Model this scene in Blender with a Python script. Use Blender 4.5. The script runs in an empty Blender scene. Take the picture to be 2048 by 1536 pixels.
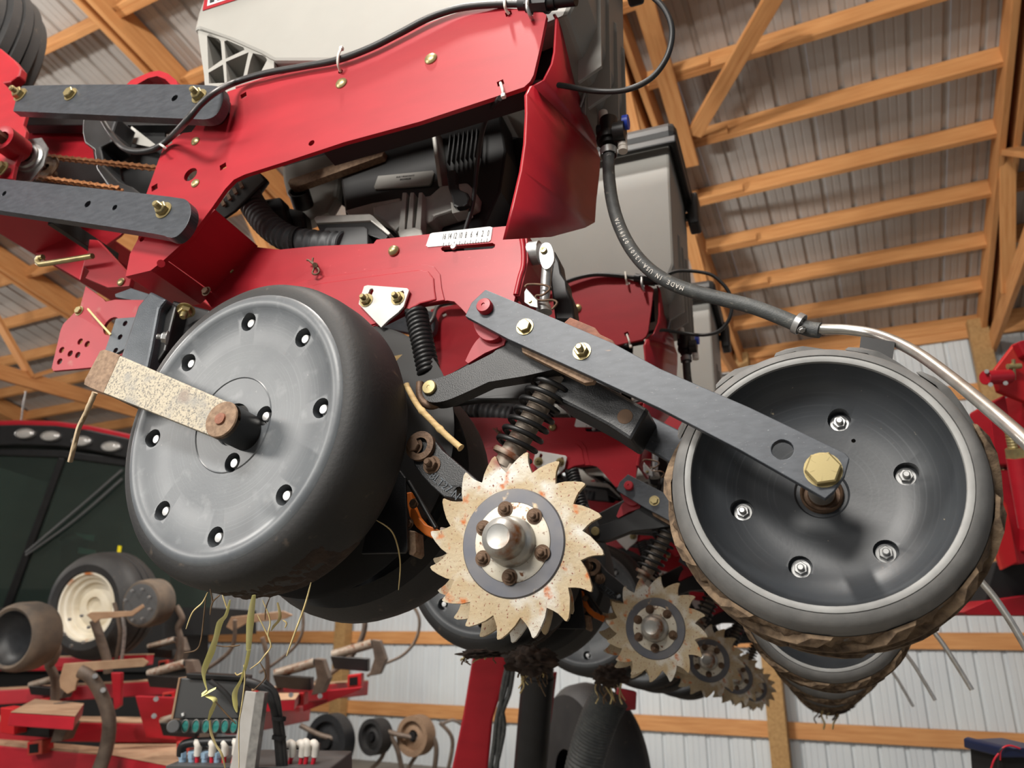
import bpy, bmesh, math, random
from mathutils import Vector, Matrix, noise
from mathutils.geometry import tessellate_polygon
random.seed(7)
scene = bpy.context.scene
V = Vector
# ------------------------------------------------------------------ camera
FPX, W_PX, H_PX, PITCH = 1500.0, 2048.0, 1536.0, math.radians(18)
CAM = V((0, 0, 1.45))
RX, FW = V((1, 0, 0)), V((0, math.cos(PITCH), math.sin(PITCH)))
UP = V((0, -math.sin(PITCH), math.cos(PITCH)))
cd = bpy.data.cameras.new('camera'); cam = bpy.data.objects.new('camera', cd)
scene.collection.objects.link(cam); scene.camera = cam
cam.location = CAM; cam.rotation_euler = (math.pi / 2 + PITCH, 0, 0)
cd.sensor_width = 36.0; cd.lens = FPX / W_PX * 36.0; cd.clip_start = 0.02; cd.clip_end = 200
cd.dof.use_dof = True; cd.dof.focus_distance = 0.86; cd.dof.aperture_fstop = 7.5
# ------------------------------------------------------------------ world, lights, exposure
wd = bpy.data.worlds.new('world'); scene.world = wd; wd.use_nodes = True
bg = wd.node_tree.nodes['Background']; bg.inputs[0].default_value = (0.80, 0.88, 1.0, 1); bg.inputs[1].default_value = 0.30
def area(name, loc, target, sx, sy, power, col=(1, 0.96, 0.9)):
    l = bpy.data.lights.new(name, 'AREA'); l.shape = 'RECTANGLE'; l.size = sx; l.size_y = sy; l.energy = power; l.color = col
    o = bpy.data.objects.new(name, l); scene.collection.objects.link(o); o.location = loc
    o.rotation_euler = (V(target) - V(loc)).to_track_quat('-Z', 'Y').to_euler(); return o
area('shop_light_main', (-1.5, -1.5, 3.9), (0.1, 1.2, 1.7), 1.4, 0.5, 150)
area('fill_light_back', (-3.6, -3.4, 3.4), (0.5, 3.0, 1.2), 2.0, 0.5, 70)  # added fill from behind the viewer, not a known lamp
area('mast_fill_light', (-3.4, -0.2, 2.7), (0.0, 2.8, 0.9), 1.2, 0.4, 55)  # added light, placed to brighten the mast
def bulb(name, loc, power, r=0.10, col=(1, 0.96, 0.90)):
    l = bpy.data.lights.new(name, 'POINT'); l.energy = power; l.shadow_soft_size = r; l.color = col
    o = bpy.data.objects.new(name, l); scene.collection.objects.link(o); o.location = loc; return o
bulb('roof_bulb', (-0.62, 0.75, 1.45 + 3.4), 330)
bulb('roof_fill_left', (-4.6, 2.6, 1.45 + 2.9), 260)  # added fill bulb to brighten the left part of the roof
area('wall_fill_light', (-1.1, 4.2, 3.3), (1.2, 8.5, 0.8), 0.6, 0.3, 150)  # added fill aimed at the back wall to brighten it
bulb('background_fill_far', (-7.5, 6.5, 1.45 + 2.3), 150)  # added fill bulb for the far left background
vs = scene.view_settings; vs.view_transform = 'Standard'; vs.look = 'None'; vs.gamma = 1; vs.exposure = 0.0; vs.use_curve_mapping = False

# ------------------------------------------------------------------ coordinates
def ray(x, y): return RX * ((x - 1024) / FPX) + FW - UP * ((y - 768) / FPX)
def at(x, y, d): return CAM + ray(x, y) * d               # a point d metres ahead of the lens
UD = V((0.35532645, 0.92804041, -0.1117323)).normalized()  # along the planter toolbar
VD = UD.cross(V((0, 0, 1))).normalized(); WD = VD.cross(UD).normalized()
O0 = CAM + ray(1014, 1078) * 0.757
ROW = 0.762
def L(x, y, u, k=0):                                       # row-unit coordinates (aft, across, up)
    o = O0 + UD * (ROW * k); r = ray(x, y)
    t = (u + (o - CAM).dot(UD)) / r.dot(UD); p = CAM + r * t - o
    return V((p.dot(VD), u, p.dot(WD)))
def LD(x, y, u):                                           # depth of that point, for px -> metres
    r = ray(x, y); return (u + (O0 - CAM).dot(UD)) / r.dot(UD)
def mpx(x, y, u): return LD(x, y, u) / FPX
UNITM = Matrix((VD, UD, WD)).transposed().to_4x4()
def unit_matrix(k): return Matrix.Translation(O0 + UD * (ROW * k)) @ UNITM
# shed axes
AZ = math.radians(64.3)
E1, E2 = V((-math.sin(AZ), math.cos(AZ), 0)), V((math.cos(AZ), math.sin(AZ), 0))
SH = 1.25; WALL_D = 6.3 * SH; EAVE = 2.27 * SH; SLOPE = 0.25
def shed(a, b, z): return V((0, 0, CAM.z)) + E1 * a + E2 * b + V((0, 0, z))     # z measured from eye level

# ------------------------------------------------------------------ materials
def lin(c): return tuple(((v / 255) / 12.92 if v / 255 <= 0.04045 else ((v / 255 + 0.055) / 1.055) ** 2.4) for v in c) + (1,)
MATS = {}
def mat(name, c1, c2=None, scale=8, rough=0.5, metal=0.0, bump=0.0, bscale=None, spots=None, stretch=None, spec=0.5, detail=6, c2amt=(0.35, 0.7), trans=0, rings=None, coat=0):
    m = bpy.data.materials.new(name); m.use_nodes = True; MATS[name] = m
    n, l = m.node_tree.nodes, m.node_tree.links; b = n['Principled BSDF']
    b.inputs['Roughness'].default_value = rough; b.inputs['Metallic'].default_value = metal
    b.inputs['Specular IOR Level'].default_value = spec
    if coat: b.inputs['Coat Weight'].default_value = coat
    if trans: b.inputs['Transmission Weight'].default_value = trans
    tc = n.new('ShaderNodeTexCoord'); src = tc.outputs['Object']
    mp = n.new('ShaderNodeMapping'); l.new(src, mp.inputs[0])
    if stretch: mp.inputs['Scale'].default_value = stretch
    col = None
    def nz(sc, det=detail):
        t = n.new('ShaderNodeTexNoise'); t.inputs['Scale'].default_value = sc; t.inputs['Detail'].default_value = det
        l.new(mp.outputs[0], t.inputs['Vector']); return t
    def ramp(f, a, c):
        r = n.new('ShaderNodeMapRange'); r.inputs[1].default_value = a; r.inputs[2].default_value = c; l.new(f, r.inputs[0]); return r.outputs[0]
    def mix(f, a, c):
        x = n.new('ShaderNodeMix'); x.data_type = 'RGBA'; l.new(f, x.inputs[0])
        for v, i in ((a, 6), (c, 7)):
            if isinstance(v, tuple): x.inputs[i].default_value = v
            else: l.new(v, x.inputs[i])
        return x.outputs[2]
    base = lin(c1)
    if c2: col = mix(ramp(nz(scale).outputs[0], *c2amt), base, lin(c2))
    for sp in (spots or []):                               # (colour, scale, lo, hi)
        f = ramp(nz(sp[1], 8).outputs[0], sp[2], sp[3]); col = mix(f, col if col else base, lin(sp[0]))
    if rings:                                              # fine turning marks around the object's own axis (local z)
        ln = n.new('ShaderNodeVectorMath'); ln.operation = 'LENGTH'; fl = n.new('ShaderNodeVectorMath'); fl.operation = 'MULTIPLY'
        fl.inputs[1].default_value = (1, 1, 0); l.new(src, fl.inputs[0]); l.new(fl.outputs[0], ln.inputs[0])
        t = n.new('ShaderNodeTexNoise'); t.noise_dimensions = '1D'; t.inputs['Scale'].default_value = rings[1]; t.inputs['Detail'].default_value = 3
        l.new(ln.outputs['Value'], t.inputs['W']); f = ramp(t.outputs[0], 0.55, 0.75)
        g = n.new('ShaderNodeMath'); g.operation = 'MULTIPLY'; l.new(f, g.inputs[0]); l.new(ramp(nz(9).outputs[0], 0.4, 0.7), g.inputs[1])
        col = mix(g.outputs[0], col if col else base, lin(rings[0]))
    if col: l.new(col, b.inputs['Base Color'])
    else: b.inputs['Base Color'].default_value = base
    if bump:
        bp = n.new('ShaderNodeBump'); bp.inputs['Strength'].default_value = bump; bp.inputs['Distance'].default_value = 0.002
        l.new(nz(bscale or scale * 6, 4).outputs[0], bp.inputs['Height']); l.new(bp.outputs[0], b.inputs['Normal'])
    return m
mat('red', (166, 24, 38), (154, 20, 34), 9, 0.40, bump=0.03, bscale=160, spots=[((214, 90, 92), 120, 0.70, 0.82)], stretch=(1, 1, 3))
mat('red_dull', (154, 32, 44), (142, 26, 38), 12, 0.5, spots=[((150, 90, 80), 40, 0.62, 0.8)])
mat('red_dusty', (186, 22, 30), (160, 95, 70), 5, 0.55, c2amt=(0.5, 0.75))
mat('dust', (170, 140, 112), (150, 118, 92), 14, 0.9, bump=0.3, bscale=60)
mat('rubber', (29, 29, 30), (40, 39, 38), 14, 0.62, bump=0.15, bscale=240, spots=[((96, 84, 72), 60, 0.66, 0.85)])
mat('rubber_light', (146, 146, 144), (128, 128, 126), 40, 0.55, bump=0.05)
mat('rubber_grey', (114, 113, 111), (92, 92, 91), 30, 0.7, bump=0.1, bscale=200)
mat('rubber_dusty', (74, 68, 62), (110, 95, 80), 10, 0.85, bump=0.2, bscale=100)
mat('disc_plastic', (88, 92, 96), (100, 104, 107), 18, 0.40, bump=0.04, bscale=300, rings=((116, 120, 123), 420), spots=[((126, 129, 131), 46, 0.58, 0.85), ((150, 150, 148), 220, 0.70, 0.80)])
mat('dish_plastic', (50, 53, 57), (60, 63, 66), 12, 0.42, bump=0.03, bscale=300, rings=((76, 79, 82), 300), spots=[((150, 140, 120), 170, 0.72, 0.78)])
mat('steel_paint', (58, 62, 68), (72, 76, 82), 20, 0.40, metal=0.25, bump=0.04, bscale=200, spots=[((120, 122, 126), 90, 0.66, 0.80)], stretch=(3, 1, 9))
mat('bar_paint', (62, 66, 72), (74, 78, 84), 20, 0.46, metal=0.15, bump=0.04, bscale=200, spots=[((126, 128, 130), 90, 0.66, 0.80), ((150, 120, 96), 14, 0.72, 0.84)], stretch=(3, 1, 9))
mat('black_cast', (24, 25, 27), (33, 34, 36), 30, 0.42, bump=0.22, bscale=700)
mat('disc_black', (13, 13, 14), (22, 20, 18), 16, 0.6)
mat('grey_cast', (60, 66, 72), (74, 80, 86), 40, 0.42, metal=0.2, bump=0.25, bscale=600)
mat('black', (16, 16, 17), (24, 24, 25), 20, 0.45)
mat('black_soft', (20, 20, 21), None, rough=0.7)
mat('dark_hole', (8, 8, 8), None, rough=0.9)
mat('spike', (176, 162, 136), (164, 142, 106), 30, 0.55, metal=0.25, bump=0.15, bscale=260,
    spots=[((198, 196, 188), 20, 0.50, 0.64), ((178, 96, 34), 46, 0.60, 0.70), ((118, 62, 44), 320, 0.60, 0.68), ((128, 74, 62), 16, 0.64, 0.74)])
mat('spike_ring', (92, 94, 102), (110, 108, 108), 26, 0.4, metal=0.4, spots=[((196, 172, 140), 60, 0.63, 0.74)])
mat('spike_hub', (196, 186, 164), (206, 202, 192), 24, 0.5, metal=0.4, spots=[((112, 72, 44), 150, 0.58, 0.68)])
mat('cap_metal', (186, 186, 182), (150, 146, 138), 24, 0.36, metal=0.6, spots=[((128, 80, 44), 34, 0.60, 0.72)])
mat('zinc', (176, 160, 112), (140, 128, 96), 60, 0.36, metal=0.65)
mat('rust_bolt', (116, 92, 72), (88, 68, 54), 80, 0.6, metal=0.4, bump=0.3, bscale=300)
mat('galv', (188, 188, 186), (150, 150, 150), 60, 0.38, metal=0.7, bump=0.05)
mat('white_steel', (206, 204, 200), (190, 186, 180), 20, 0.45, metal=0.1)
mat('tube_steel', (206, 204, 198), (184, 180, 172), 60, 0.30, metal=0.85, stretch=(1, 1, 1))
mat('worn_arm', (178, 168, 148), (116, 112, 104), 420, 0.62, metal=0.15, bump=0.3, bscale=500, c2amt=(0.48, 0.64), spots=[((140, 138, 132), 24, 0.52, 0.66), ((134, 94, 62), 12, 0.62, 0.80)])
mat('rust_brown', (118, 94, 74), (150, 124, 100), 160, 0.7, metal=0.2, bump=0.3, bscale=300)
mat('rust_cast', (150, 96, 72), (110, 70, 56), 60, 0.7, bump=0.4, bscale=200)
mat('damper', (132, 116, 100), (160, 150, 138), 24, 0.55, metal=0.3, bump=0.2, bscale=200, spots=[((112, 66, 42), 40, 0.52, 0.66)])
mat('hopper', (152, 150, 144), (145, 143, 137), 6, 0.5, bump=0.03)
mat('hopper_rib', (176, 174, 168), None, rough=0.6)
mat('hose', (62, 64, 64), (78, 80, 78), 60, 0.55, bump=0.25, bscale=500, spots=[((130, 126, 116), 120, 0.62, 0.78)])
mat('cable', (34, 34, 35), (44, 44, 44), 60, 0.45)
mat('white_plastic', (222, 216, 206), None, rough=0.45)
mat('decal_white', (226, 226, 224), None, rough=0.4)
mat('ink', (22, 22, 24), None, rough=0.6)
mat('blue', (40, 70, 190), (60, 92, 205), 80, 0.4)
mat('orange', (214, 112, 30), (196, 96, 26), 30, 0.5)
mat('alloy', (190, 188, 182), (160, 158, 152), 20, 0.45, metal=0.35, bump=0.1, bscale=200)
mat('meter_black', (18, 18, 19), (26, 24, 24), 20, 0.5)
mat('chain', (176, 118, 70), (120, 74, 44), 120, 0.6, metal=0.3)
mat('wood', (208, 152, 96), (188, 128, 74), 3, 0.7, stretch=(1, 14, 14), spots=[((160, 100, 52), 4, 0.64, 0.80)], bump=0.05)
mat('wood_post', (178, 142, 92), (156, 120, 74), 4, 0.75, stretch=(10, 10, 1), bump=0.05)
mat('sheet_roof', (178, 176, 173), (170, 167, 163), 2, 0.45)
mat('sheet_wall', (208, 214, 216), (200, 206, 210), 2, 0.42)
mat('concrete', (132, 128, 120), (116, 112, 106), 2, 0.85, bump=0.1)
mat('mud', (124, 104, 82), (70, 56, 44), 90, 0.95, bump=0.9, bscale=160)
mat('mud_dark', (62, 48, 38), (40, 31, 26), 40, 0.95, bump=0.9, bscale=160)
mat('straw', (214, 198, 144), (184, 158, 104), 60, 0.7)
mat('straw_green', (232, 226, 140), (240, 232, 168), 60, 0.7)
mat('root', (112, 88, 62), (70, 54, 40), 60, 0.8)
mat('twig', (196, 176, 146), (160, 138, 108), 60, 0.75, bump=0.3, bscale=200)
mat('hose_grey', (74, 76, 78), None, rough=0.5)
mat('stalk', (204, 176, 124), (170, 138, 90), 50, 0.7, stretch=(1, 1, 6))
mat('cab_glass', (120, 140, 132), None, rough=0.02, spec=0.8, trans=0.92)
mat('cab_inside', (58, 68, 62), None, rough=0.8)
mat('lens', (150, 148, 144), None, rough=0.15, spec=0.8)
mat('teal', (34, 110, 104), (70, 140, 132), 120, 0.25)
mat('screen_teal', (150, 205, 196), None, rough=0.3)
mat('yellow', (226, 208, 30), None, rough=0.5)
mat('rim_white', (222, 216, 200), (198, 186, 160), 6, 0.5, spots=[((176, 104, 50), 9, 0.60, 0.70)])
mat('panel_grey', (74, 75, 76), (82, 82, 82), 4, 0.55)
mat('shank', (112, 98, 86), (86, 74, 66), 18, 0.6, metal=0.2)
mat('red_tube', (206, 40, 58), None, rough=0.35)
mat('light_blue', (150, 178, 200), None, rough=0.4)
mat('battery', (26, 38, 74), None, rough=0.4)

# ------------------------------------------------------------------ mesh helpers: geometry = (verts, faces)
def geo_join(*gs):
    vs_, fs = [], []
    for v, f in gs:
        o = len(vs_); vs_ += [V(p) for p in v]; fs += [tuple(i + o for i in q) for q in f]
    return vs_, fs
def new_mesh(name, g, smooth=None):
    me = bpy.data.meshes.new(name); me.from_pydata([tuple(v) for v in g[0]], [], g[1])
    bm = bmesh.new(); bm.from_mesh(me); bmesh.ops.remove_doubles(bm, verts=bm.verts, dist=1e-6)
    bmesh.ops.recalc_face_normals(bm, faces=bm.faces); bm.to_mesh(me); bm.free()
    if smooth:
        for p in me.polygons: p.use_smooth = True
        me.set_sharp_from_angle(angle=math.radians(smooth))
    return me
def mk(name, g, material, parent=None, smooth=None, bevel=0, label=None, cat=None, group=None, kind=None, matrix=None):
    me = g if isinstance(g, bpy.types.Mesh) else new_mesh(name, g, smooth)
    if material and not me.materials: me.materials.append(MATS[material])
    o = bpy.data.objects.new(name, me); scene.collection.objects.link(o)
    if parent: o.parent = parent
    if matrix is not None: o.matrix_basis = matrix
    if bevel:
        b = o.modifiers.new('edge', 'BEVEL'); b.width = bevel; b.segments = 2; b.limit_method = 'ANGLE'; b.angle_limit = math.radians(40)
    tag(o, label, cat, group, kind); return o
def tag(o, label=None, cat=None, group=None, kind=None):
    if label: o['label'] = label
    if cat: o['category'] = cat
    if group: o['group'] = group
    if kind: o['kind'] = kind
    return o
def empty(name, loc=(0, 0, 0), label=None, cat=None, group=None, kind=None, matrix=None):
    o = bpy.data.objects.new(name, None); scene.collection.objects.link(o); o.empty_display_size = 0.05
    if matrix is not None: o.matrix_world = matrix
    else: o.location = loc
    return tag(o, label, cat, group, kind)
def prism(loop, holes, f0, f1):
    """loop, holes: 2-D point lists; f0, f1 map a 2-D point to the two faces."""
    loops = [loop] + list(holes or [])
    flat = [p for lp in loops for p in lp]; n = len(flat)
    tris = tessellate_polygon([[V((p[0], p[1], 0)) for p in lp] for lp in loops])
    vs_ = [f0(p) for p in flat] + [f1(p) for p in flat]
    fs = [tuple(t) for t in tris] + [tuple(i + n for i in reversed(t)) for t in tris]
    o = 0
    for lp in loops:
        m = len(lp)
        for i in range(m):
            a, b = o + i, o + (i + 1) % m; fs.append((a, b, b + n, a + n))
        o += m
    return vs_, fs
def soft(pts, ids, n=2):                                   # round off the named corners of an outline
    keep = [(p, i in ids) for i, p in enumerate(pts)]
    for _ in range(n):
        out = []; m = len(keep)
        for i, (p, r) in enumerate(keep):
            if not r: out.append((p, False)); continue
            a, b = keep[i - 1][0], keep[(i + 1) % m][0]
            out += [((p[0] * 0.75 + a[0] * 0.25, p[1] * 0.75 + a[1] * 0.25), True), ((p[0] * 0.75 + b[0] * 0.25, p[1] * 0.75 + b[1] * 0.25), True)]
        keep = out
    return [p for p, _ in keep]
def circ(cx, cy, r, n=20, ry=None): return [(cx + r * math.cos(2 * math.pi * i / n), cy + (ry or r) * math.sin(2 * math.pi * i / n)) for i in range(n)]
def box(c, sx, sy, sz, M=None):
    c = V(c); q = [V((x * sx / 2, y * sy / 2, z * sz / 2)) for x in (-1, 1) for y in (-1, 1) for z in (-1, 1)]
    if M is not None: q = [M @ p for p in q]
    return [c + p for p in q], [(0, 1, 3, 2), (4, 6, 7, 5), (0, 4, 5, 1), (2, 3, 7, 6), (0, 2, 6, 4), (1, 5, 7, 3)]
def beam(a, b, w, h, up=V((0, 0, 1))):                     # a board from a to b, w across, h along 'up'
    a, b = V(a), V(b); d = (b - a).normalized(); s = d.cross(up).normalized(); t = s.cross(d).normalized()
    M = Matrix((d, s, t)).transposed(); return box((a + b) / 2, (b - a).length, w, h, M)
def spline(pts, n=8):
    pts = [V(p) for p in pts]; out = []
    for i in range(len(pts) - 1):
        p0, p1, p2, p3 = pts[max(i - 1, 0)], pts[i], pts[i + 1], pts[min(i + 2, len(pts) - 1)]
        for j in range(n):
            t = j / n; out.append(0.5 * ((2 * p1) + (p2 - p0) * t + (2 * p0 - 5 * p1 + 4 * p2 - p3) * t * t + (3 * p1 - p0 - 3 * p2 + p3) * t ** 3))
    return out + [pts[-1]]
def tube(pts, r, seg=10, flat=1.0, caps=True):
    pts = [V(p) for p in pts]; vs_, fs = [], []
    n0 = None; m = len(pts)
    for i, p in enumerate(pts):
        d = (pts[min(i + 1, m - 1)] - pts[max(i - 1, 0)])
        d = d.normalized() if d.length > 1e-9 else V((0, 0, 1))
        if n0 is None: n0 = d.orthogonal().normalized()
        n0 = (n0 - d * n0.dot(d)); n0 = n0.normalized() if n0.length > 1e-9 else d.orthogonal().normalized()
        b = d.cross(n0); rr = r[i] if isinstance(r, (list, tuple)) else r
        for j in range(seg):
            a = 2 * math.pi * j / seg; vs_.append(p + n0 * (rr * math.cos(a)) + b * (rr * flat * math.sin(a)))
    for i in range(m - 1):
        for j in range(seg):
            a, b2 = i * seg + j, i * seg + (j + 1) % seg; fs.append((a, b2, b2 + seg, a + seg))
    if caps: fs += [tuple(reversed(range(seg))), tuple(range((m - 1) * seg, m * seg))]
    return vs_, fs
def axis_m(c, axis, ref=None):                             # matrix with local z along axis, origin c
    z = V(axis).normalized(); x = (V(ref) - z * V(ref).dot(z)).normalized() if ref is not None else z.orthogonal().normalized()
    return Matrix.Translation(V(c)) @ Matrix((x, z.cross(x), z)).transposed().to_4x4()
def lathe(prof, seg=48, M=None, closed=False, a0=0, a1=2 * math.pi):
    full = abs(a1 - a0 - 2 * math.pi) < 1e-6; ns = seg if full else seg + 1
    vs_, fs = [], []; m = len(prof)
    for i in range(ns):
        a = a0 + (a1 - a0) * i / seg
        for r, z in prof: vs_.append(V((r * math.cos(a), r * math.sin(a), z)))
    for i in range(seg):
        j = (i + 1) % ns
        for k in range(m if closed else m - 1):
            k2 = (k + 1) % m; fs.append((i * m + k, j * m + k, j * m + k2, i * m + k2))
    if M is not None: vs_ = [M @ v for v in vs_]
    return vs_, fs
def cyl(a, b, r, seg=20, r2=None):
    a, b = V(a), V(b); M = axis_m(a, b - a); h = (b - a).length
    return lathe([(0, 0), (r, 0), (r2 or r, h), (0, h)], seg, M)
def helix(a, b, r, turns, wire, seg=8, per=20, r2=None):
    a, b = V(a), V(b); M = axis_m(a, b - a); h = (b - a).length; n = int(turns * per)
    return tube([M @ V((r * math.cos(2 * math.pi * i / per), r * math.sin(2 * math.pi * i / per), h * i / n)) for i in range(n + 1)], wire, seg)
def cut(o, cutters):
    """boolean difference, applied; cutters = list of geometry"""
    me = new_mesh('cutter', geo_join(*cutters)); c = bpy.data.objects.new('cutter', me); scene.collection.objects.link(c)
    keep = o.parent, o.matrix_basis.copy(); o.parent = None; o.matrix_basis = Matrix.Identity(4)
    b = o.modifiers.new('cut', 'BOOLEAN'); b.object = c; b.operation = 'DIFFERENCE'; b.solver = 'EXACT'
    dg = bpy.context.evaluated_depsgraph_get(); dg.update(); nm = bpy.data.meshes.new_from_object(o.evaluated_get(dg))
    o.modifiers.clear(); o.data = nm; bpy.data.objects.remove(c)
    for p in nm.polygons: p.use_smooth = True
    nm.set_sharp_from_angle(angle=math.radians(35))
    o.parent = keep[0]; o.matrix_basis = keep[1]
def copy_tree(o, parent=None):
    c = o.copy(); scene.collection.objects.link(c); c.parent = parent
    for ch in [x for x in bpy.data.objects if x.parent == o]: copy_tree(ch, c)
    return c
FONTC = {}
def text_geo(s, size, M, depth=0.0002, xs=1.0):
    cu = bpy.data.curves.new('txt', 'FONT'); cu.body = s; cu.size = size; cu.align_x = 'CENTER'; cu.align_y = 'CENTER'; cu.extrude = depth; cu.resolution_u = 2
    o = bpy.data.objects.new('txt', cu); scene.collection.objects.link(o)
    dg = bpy.context.evaluated_depsgraph_get(); me = bpy.data.meshes.new_from_object(o.evaluated_get(dg))
    g = ([M @ V((v.co.x * xs, v.co.y, v.co.z)) for v in me.vertices], [tuple(p.vertices) for p in me.polygons])
    bpy.data.objects.remove(o); bpy.data.meshes.remove(me); return g

# ================================================================== the shed
def board(name, a, b, w, h, parent, up=V((0, 0, 1)), material='wood', **kw):
    a, b = V(a), V(b); d = (b - a).normalized(); s = d.cross(up).normalized(); t = s.cross(d).normalized()
    M = Matrix.Translation((a + b) / 2) @ Matrix((d, s, t)).transposed().to_4x4()
    return mk(name, box((0, 0, 0), (b - a).length, w, h), material, parent, matrix=M, bevel=0.003, **kw)
fl = mk('floor', box(shed(3, 0, -1.45 - 0.05), 40, 40, 0.1), 'concrete', kind='structure')
wall = empty('wall_back', shed(3, WALL_D, -1.45), kind='structure')
ceil = empty('ceiling', shed(3, WALL_D, EAVE), kind='structure')
bpy.context.view_layer.update()
def under(root, o):
    o.parent = root; o.matrix_parent_inverse = root.matrix_world.inverted(); return o
NS, PITCHR = 4, 0.2125                                     # four ribs to a sheet
def rib_profile():                                         # (along, depth) across one sheet; the ribs stand away from the room
    pr = []
    for i in range(NS):
        x = i * PITCHR
        pr += [(x, 0), (x + 0.012, 0.019), (x + 0.034, 0.019), (x + 0.046, 0)]
        for q in (0.095, 0.150): pr += [(x + q, 0), (x + q + 0.005, 0.004), (x + q + 0.012, 0.004), (x + q + 0.017, 0)]
    return pr + [(NS * PITCHR - 0.0015, 0)]
def sheet(fp):
    pr = rib_profile(); vs_ = [fp(x, d, e) for e in (0, 1) for x, d in pr]; n = len(pr)
    return vs_, [(i, i + 1, i + 1 + n, i + n) for i in range(n - 1)]
RIDGE = -1.6
def roof_z(b): return EAVE + SLOPE * (WALL_D - b)
nrm = (V((0, 0, 1)) + E2 * SLOPE).normalized()
rs = new_mesh('roof_sheet', sheet(lambda x, d, e: shed(x, (WALL_D + 0.4, RIDGE)[e], roof_z((WALL_D + 0.4, RIDGE)[e])) + nrm * d - V((0, 0, 0))))
rs.materials.append(MATS['sheet_roof'])
ws = new_mesh('wall_sheet', sheet(lambda x, d, e: shed(x, WALL_D + d, (-1.45, EAVE - 0.03)[e])))
ws.materials.append(MATS['sheet_wall'])
for i in range(-10, 27):
    for me, root in ((rs, ceil), (ws, wall)):
        o = bpy.data.objects.new(me.name, me); scene.collection.objects.link(o); o.location = E1 * (i * NS * PITCHR); under(root, o)
# the far slope behind the ridge, overhead and behind the viewer
A0, A1 = -8.5, 23.0
zr = roof_z(RIDGE)
under(ceil, mk('roof_slope', ([shed(A0, RIDGE, zr), shed(A1, RIDGE, zr), shed(A1, RIDGE - 9, zr - 2.25), shed(A0, RIDGE - 9, zr - 2.25)], [(0, 1, 2, 3)]), 'sheet_roof'))
def roof_at(x, y, drop=0.0):
    r = ray(x, y); t = (EAVE + SLOPE * WALL_D - drop) / (r.z + SLOPE * E2.dot(r)); p = r * t; return E1.dot(p), E2.dot(p)
PD = 0.155
for k in range(0, 15):
    b = WALL_D - 0.02 - k * 0.588
    z = roof_z(b) - PD / 2 - 0.004
    segs = [(-8.4, -1.19), (-1.19, 1.09), (1.09, 4.3), (4.3, 7.9), (7.9, 11.4), (11.4, 15.0), (15, 22)]
    for a, c in segs:
        under(ceil, board('purlin', shed(a + 0.03, b, z), shed(c - 0.03, b, z), 0.045, PD, None, up=nrm))
    for a in (1.09, 4.3):                                  # short scab blocks nailed beside the rafters
        under(ceil, board('purlin_block', shed(a - 0.5, b - 0.05, z - 0.035), shed(a - 0.08, b - 0.05, z - 0.035), 0.04, 0.06, None, up=nrm))
for a in (-1.19, 1.09, 4.3, 7.9, 11.4, 15.0):
    for s in (-0.045, 0.045):
        under(ceil, board('rafter', shed(a + s, WALL_D - 0.05, roof_z(WALL_D) - 0.13), shed(a + s, RIDGE, roof_z(RIDGE) - 0.13), 0.042, 0.22, None, up=nrm))
    under(ceil, board('bottom_chord', shed(a, WALL_D - 0.1, EAVE - 0.34), shed(a, RIDGE, EAVE - 0.34), 0.042, 0.16, None))
    for b0, b1 in ((6.6, 4.6), (4.6, 2.4), (2.4, -0.4)):
        under(ceil, board('truss_web', shed(a, b0, EAVE - 0.3), shed(a, (b0 + b1) / 2, roof_z((b0 + b1) / 2) - 0.2), 0.04, 0.1, None, up=E1))
        under(ceil, board('truss_web', shed(a, b1, EAVE - 0.3), shed(a, (b0 + b1) / 2, roof_z((b0 + b1) / 2) - 0.2), 0.04, 0.1, None, up=E1))
# knee braces seen against the roof
for (x0, y0), (x1, y1), w in (((1556, -20), (1388, 268), 0.11), ((1282, -20), (1382, 330), 0.12)):
    p, q = roof_at(x0, y0, 0.30), roof_at(x1, y1, 0.22)
    under(ceil, board('knee_brace', shed(*p, roof_z(p[1]) - 0.30), shed(*q, roof_z(q[1]) - 0.22), w, 0.042, None, up=nrm))
for z in (-0.89, -0.11, 0.62, 1.36, 2.09, EAVE - 0.16):
    for a, c in ((-8.4, -1.1), (-1.1, 1.05), (1.05, 6.0), (6.0, 11.0), (11.0, 16.0), (16, 22)):
        under(wall, board('girt', shed(a + 0.002, WALL_D - 0.03, z), shed(c - 0.002, WALL_D - 0.03, z), 0.042, 0.14, None))
for a in (-1.10, 1.05, 6.0, 11.0, 16.0):
    under(wall, board('post', shed(a, WALL_D - 0.13, -1.45), shed(a, WALL_D - 0.13, EAVE - 0.1), 0.16, 0.14, None, up=E2, material='wood_post'))

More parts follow.
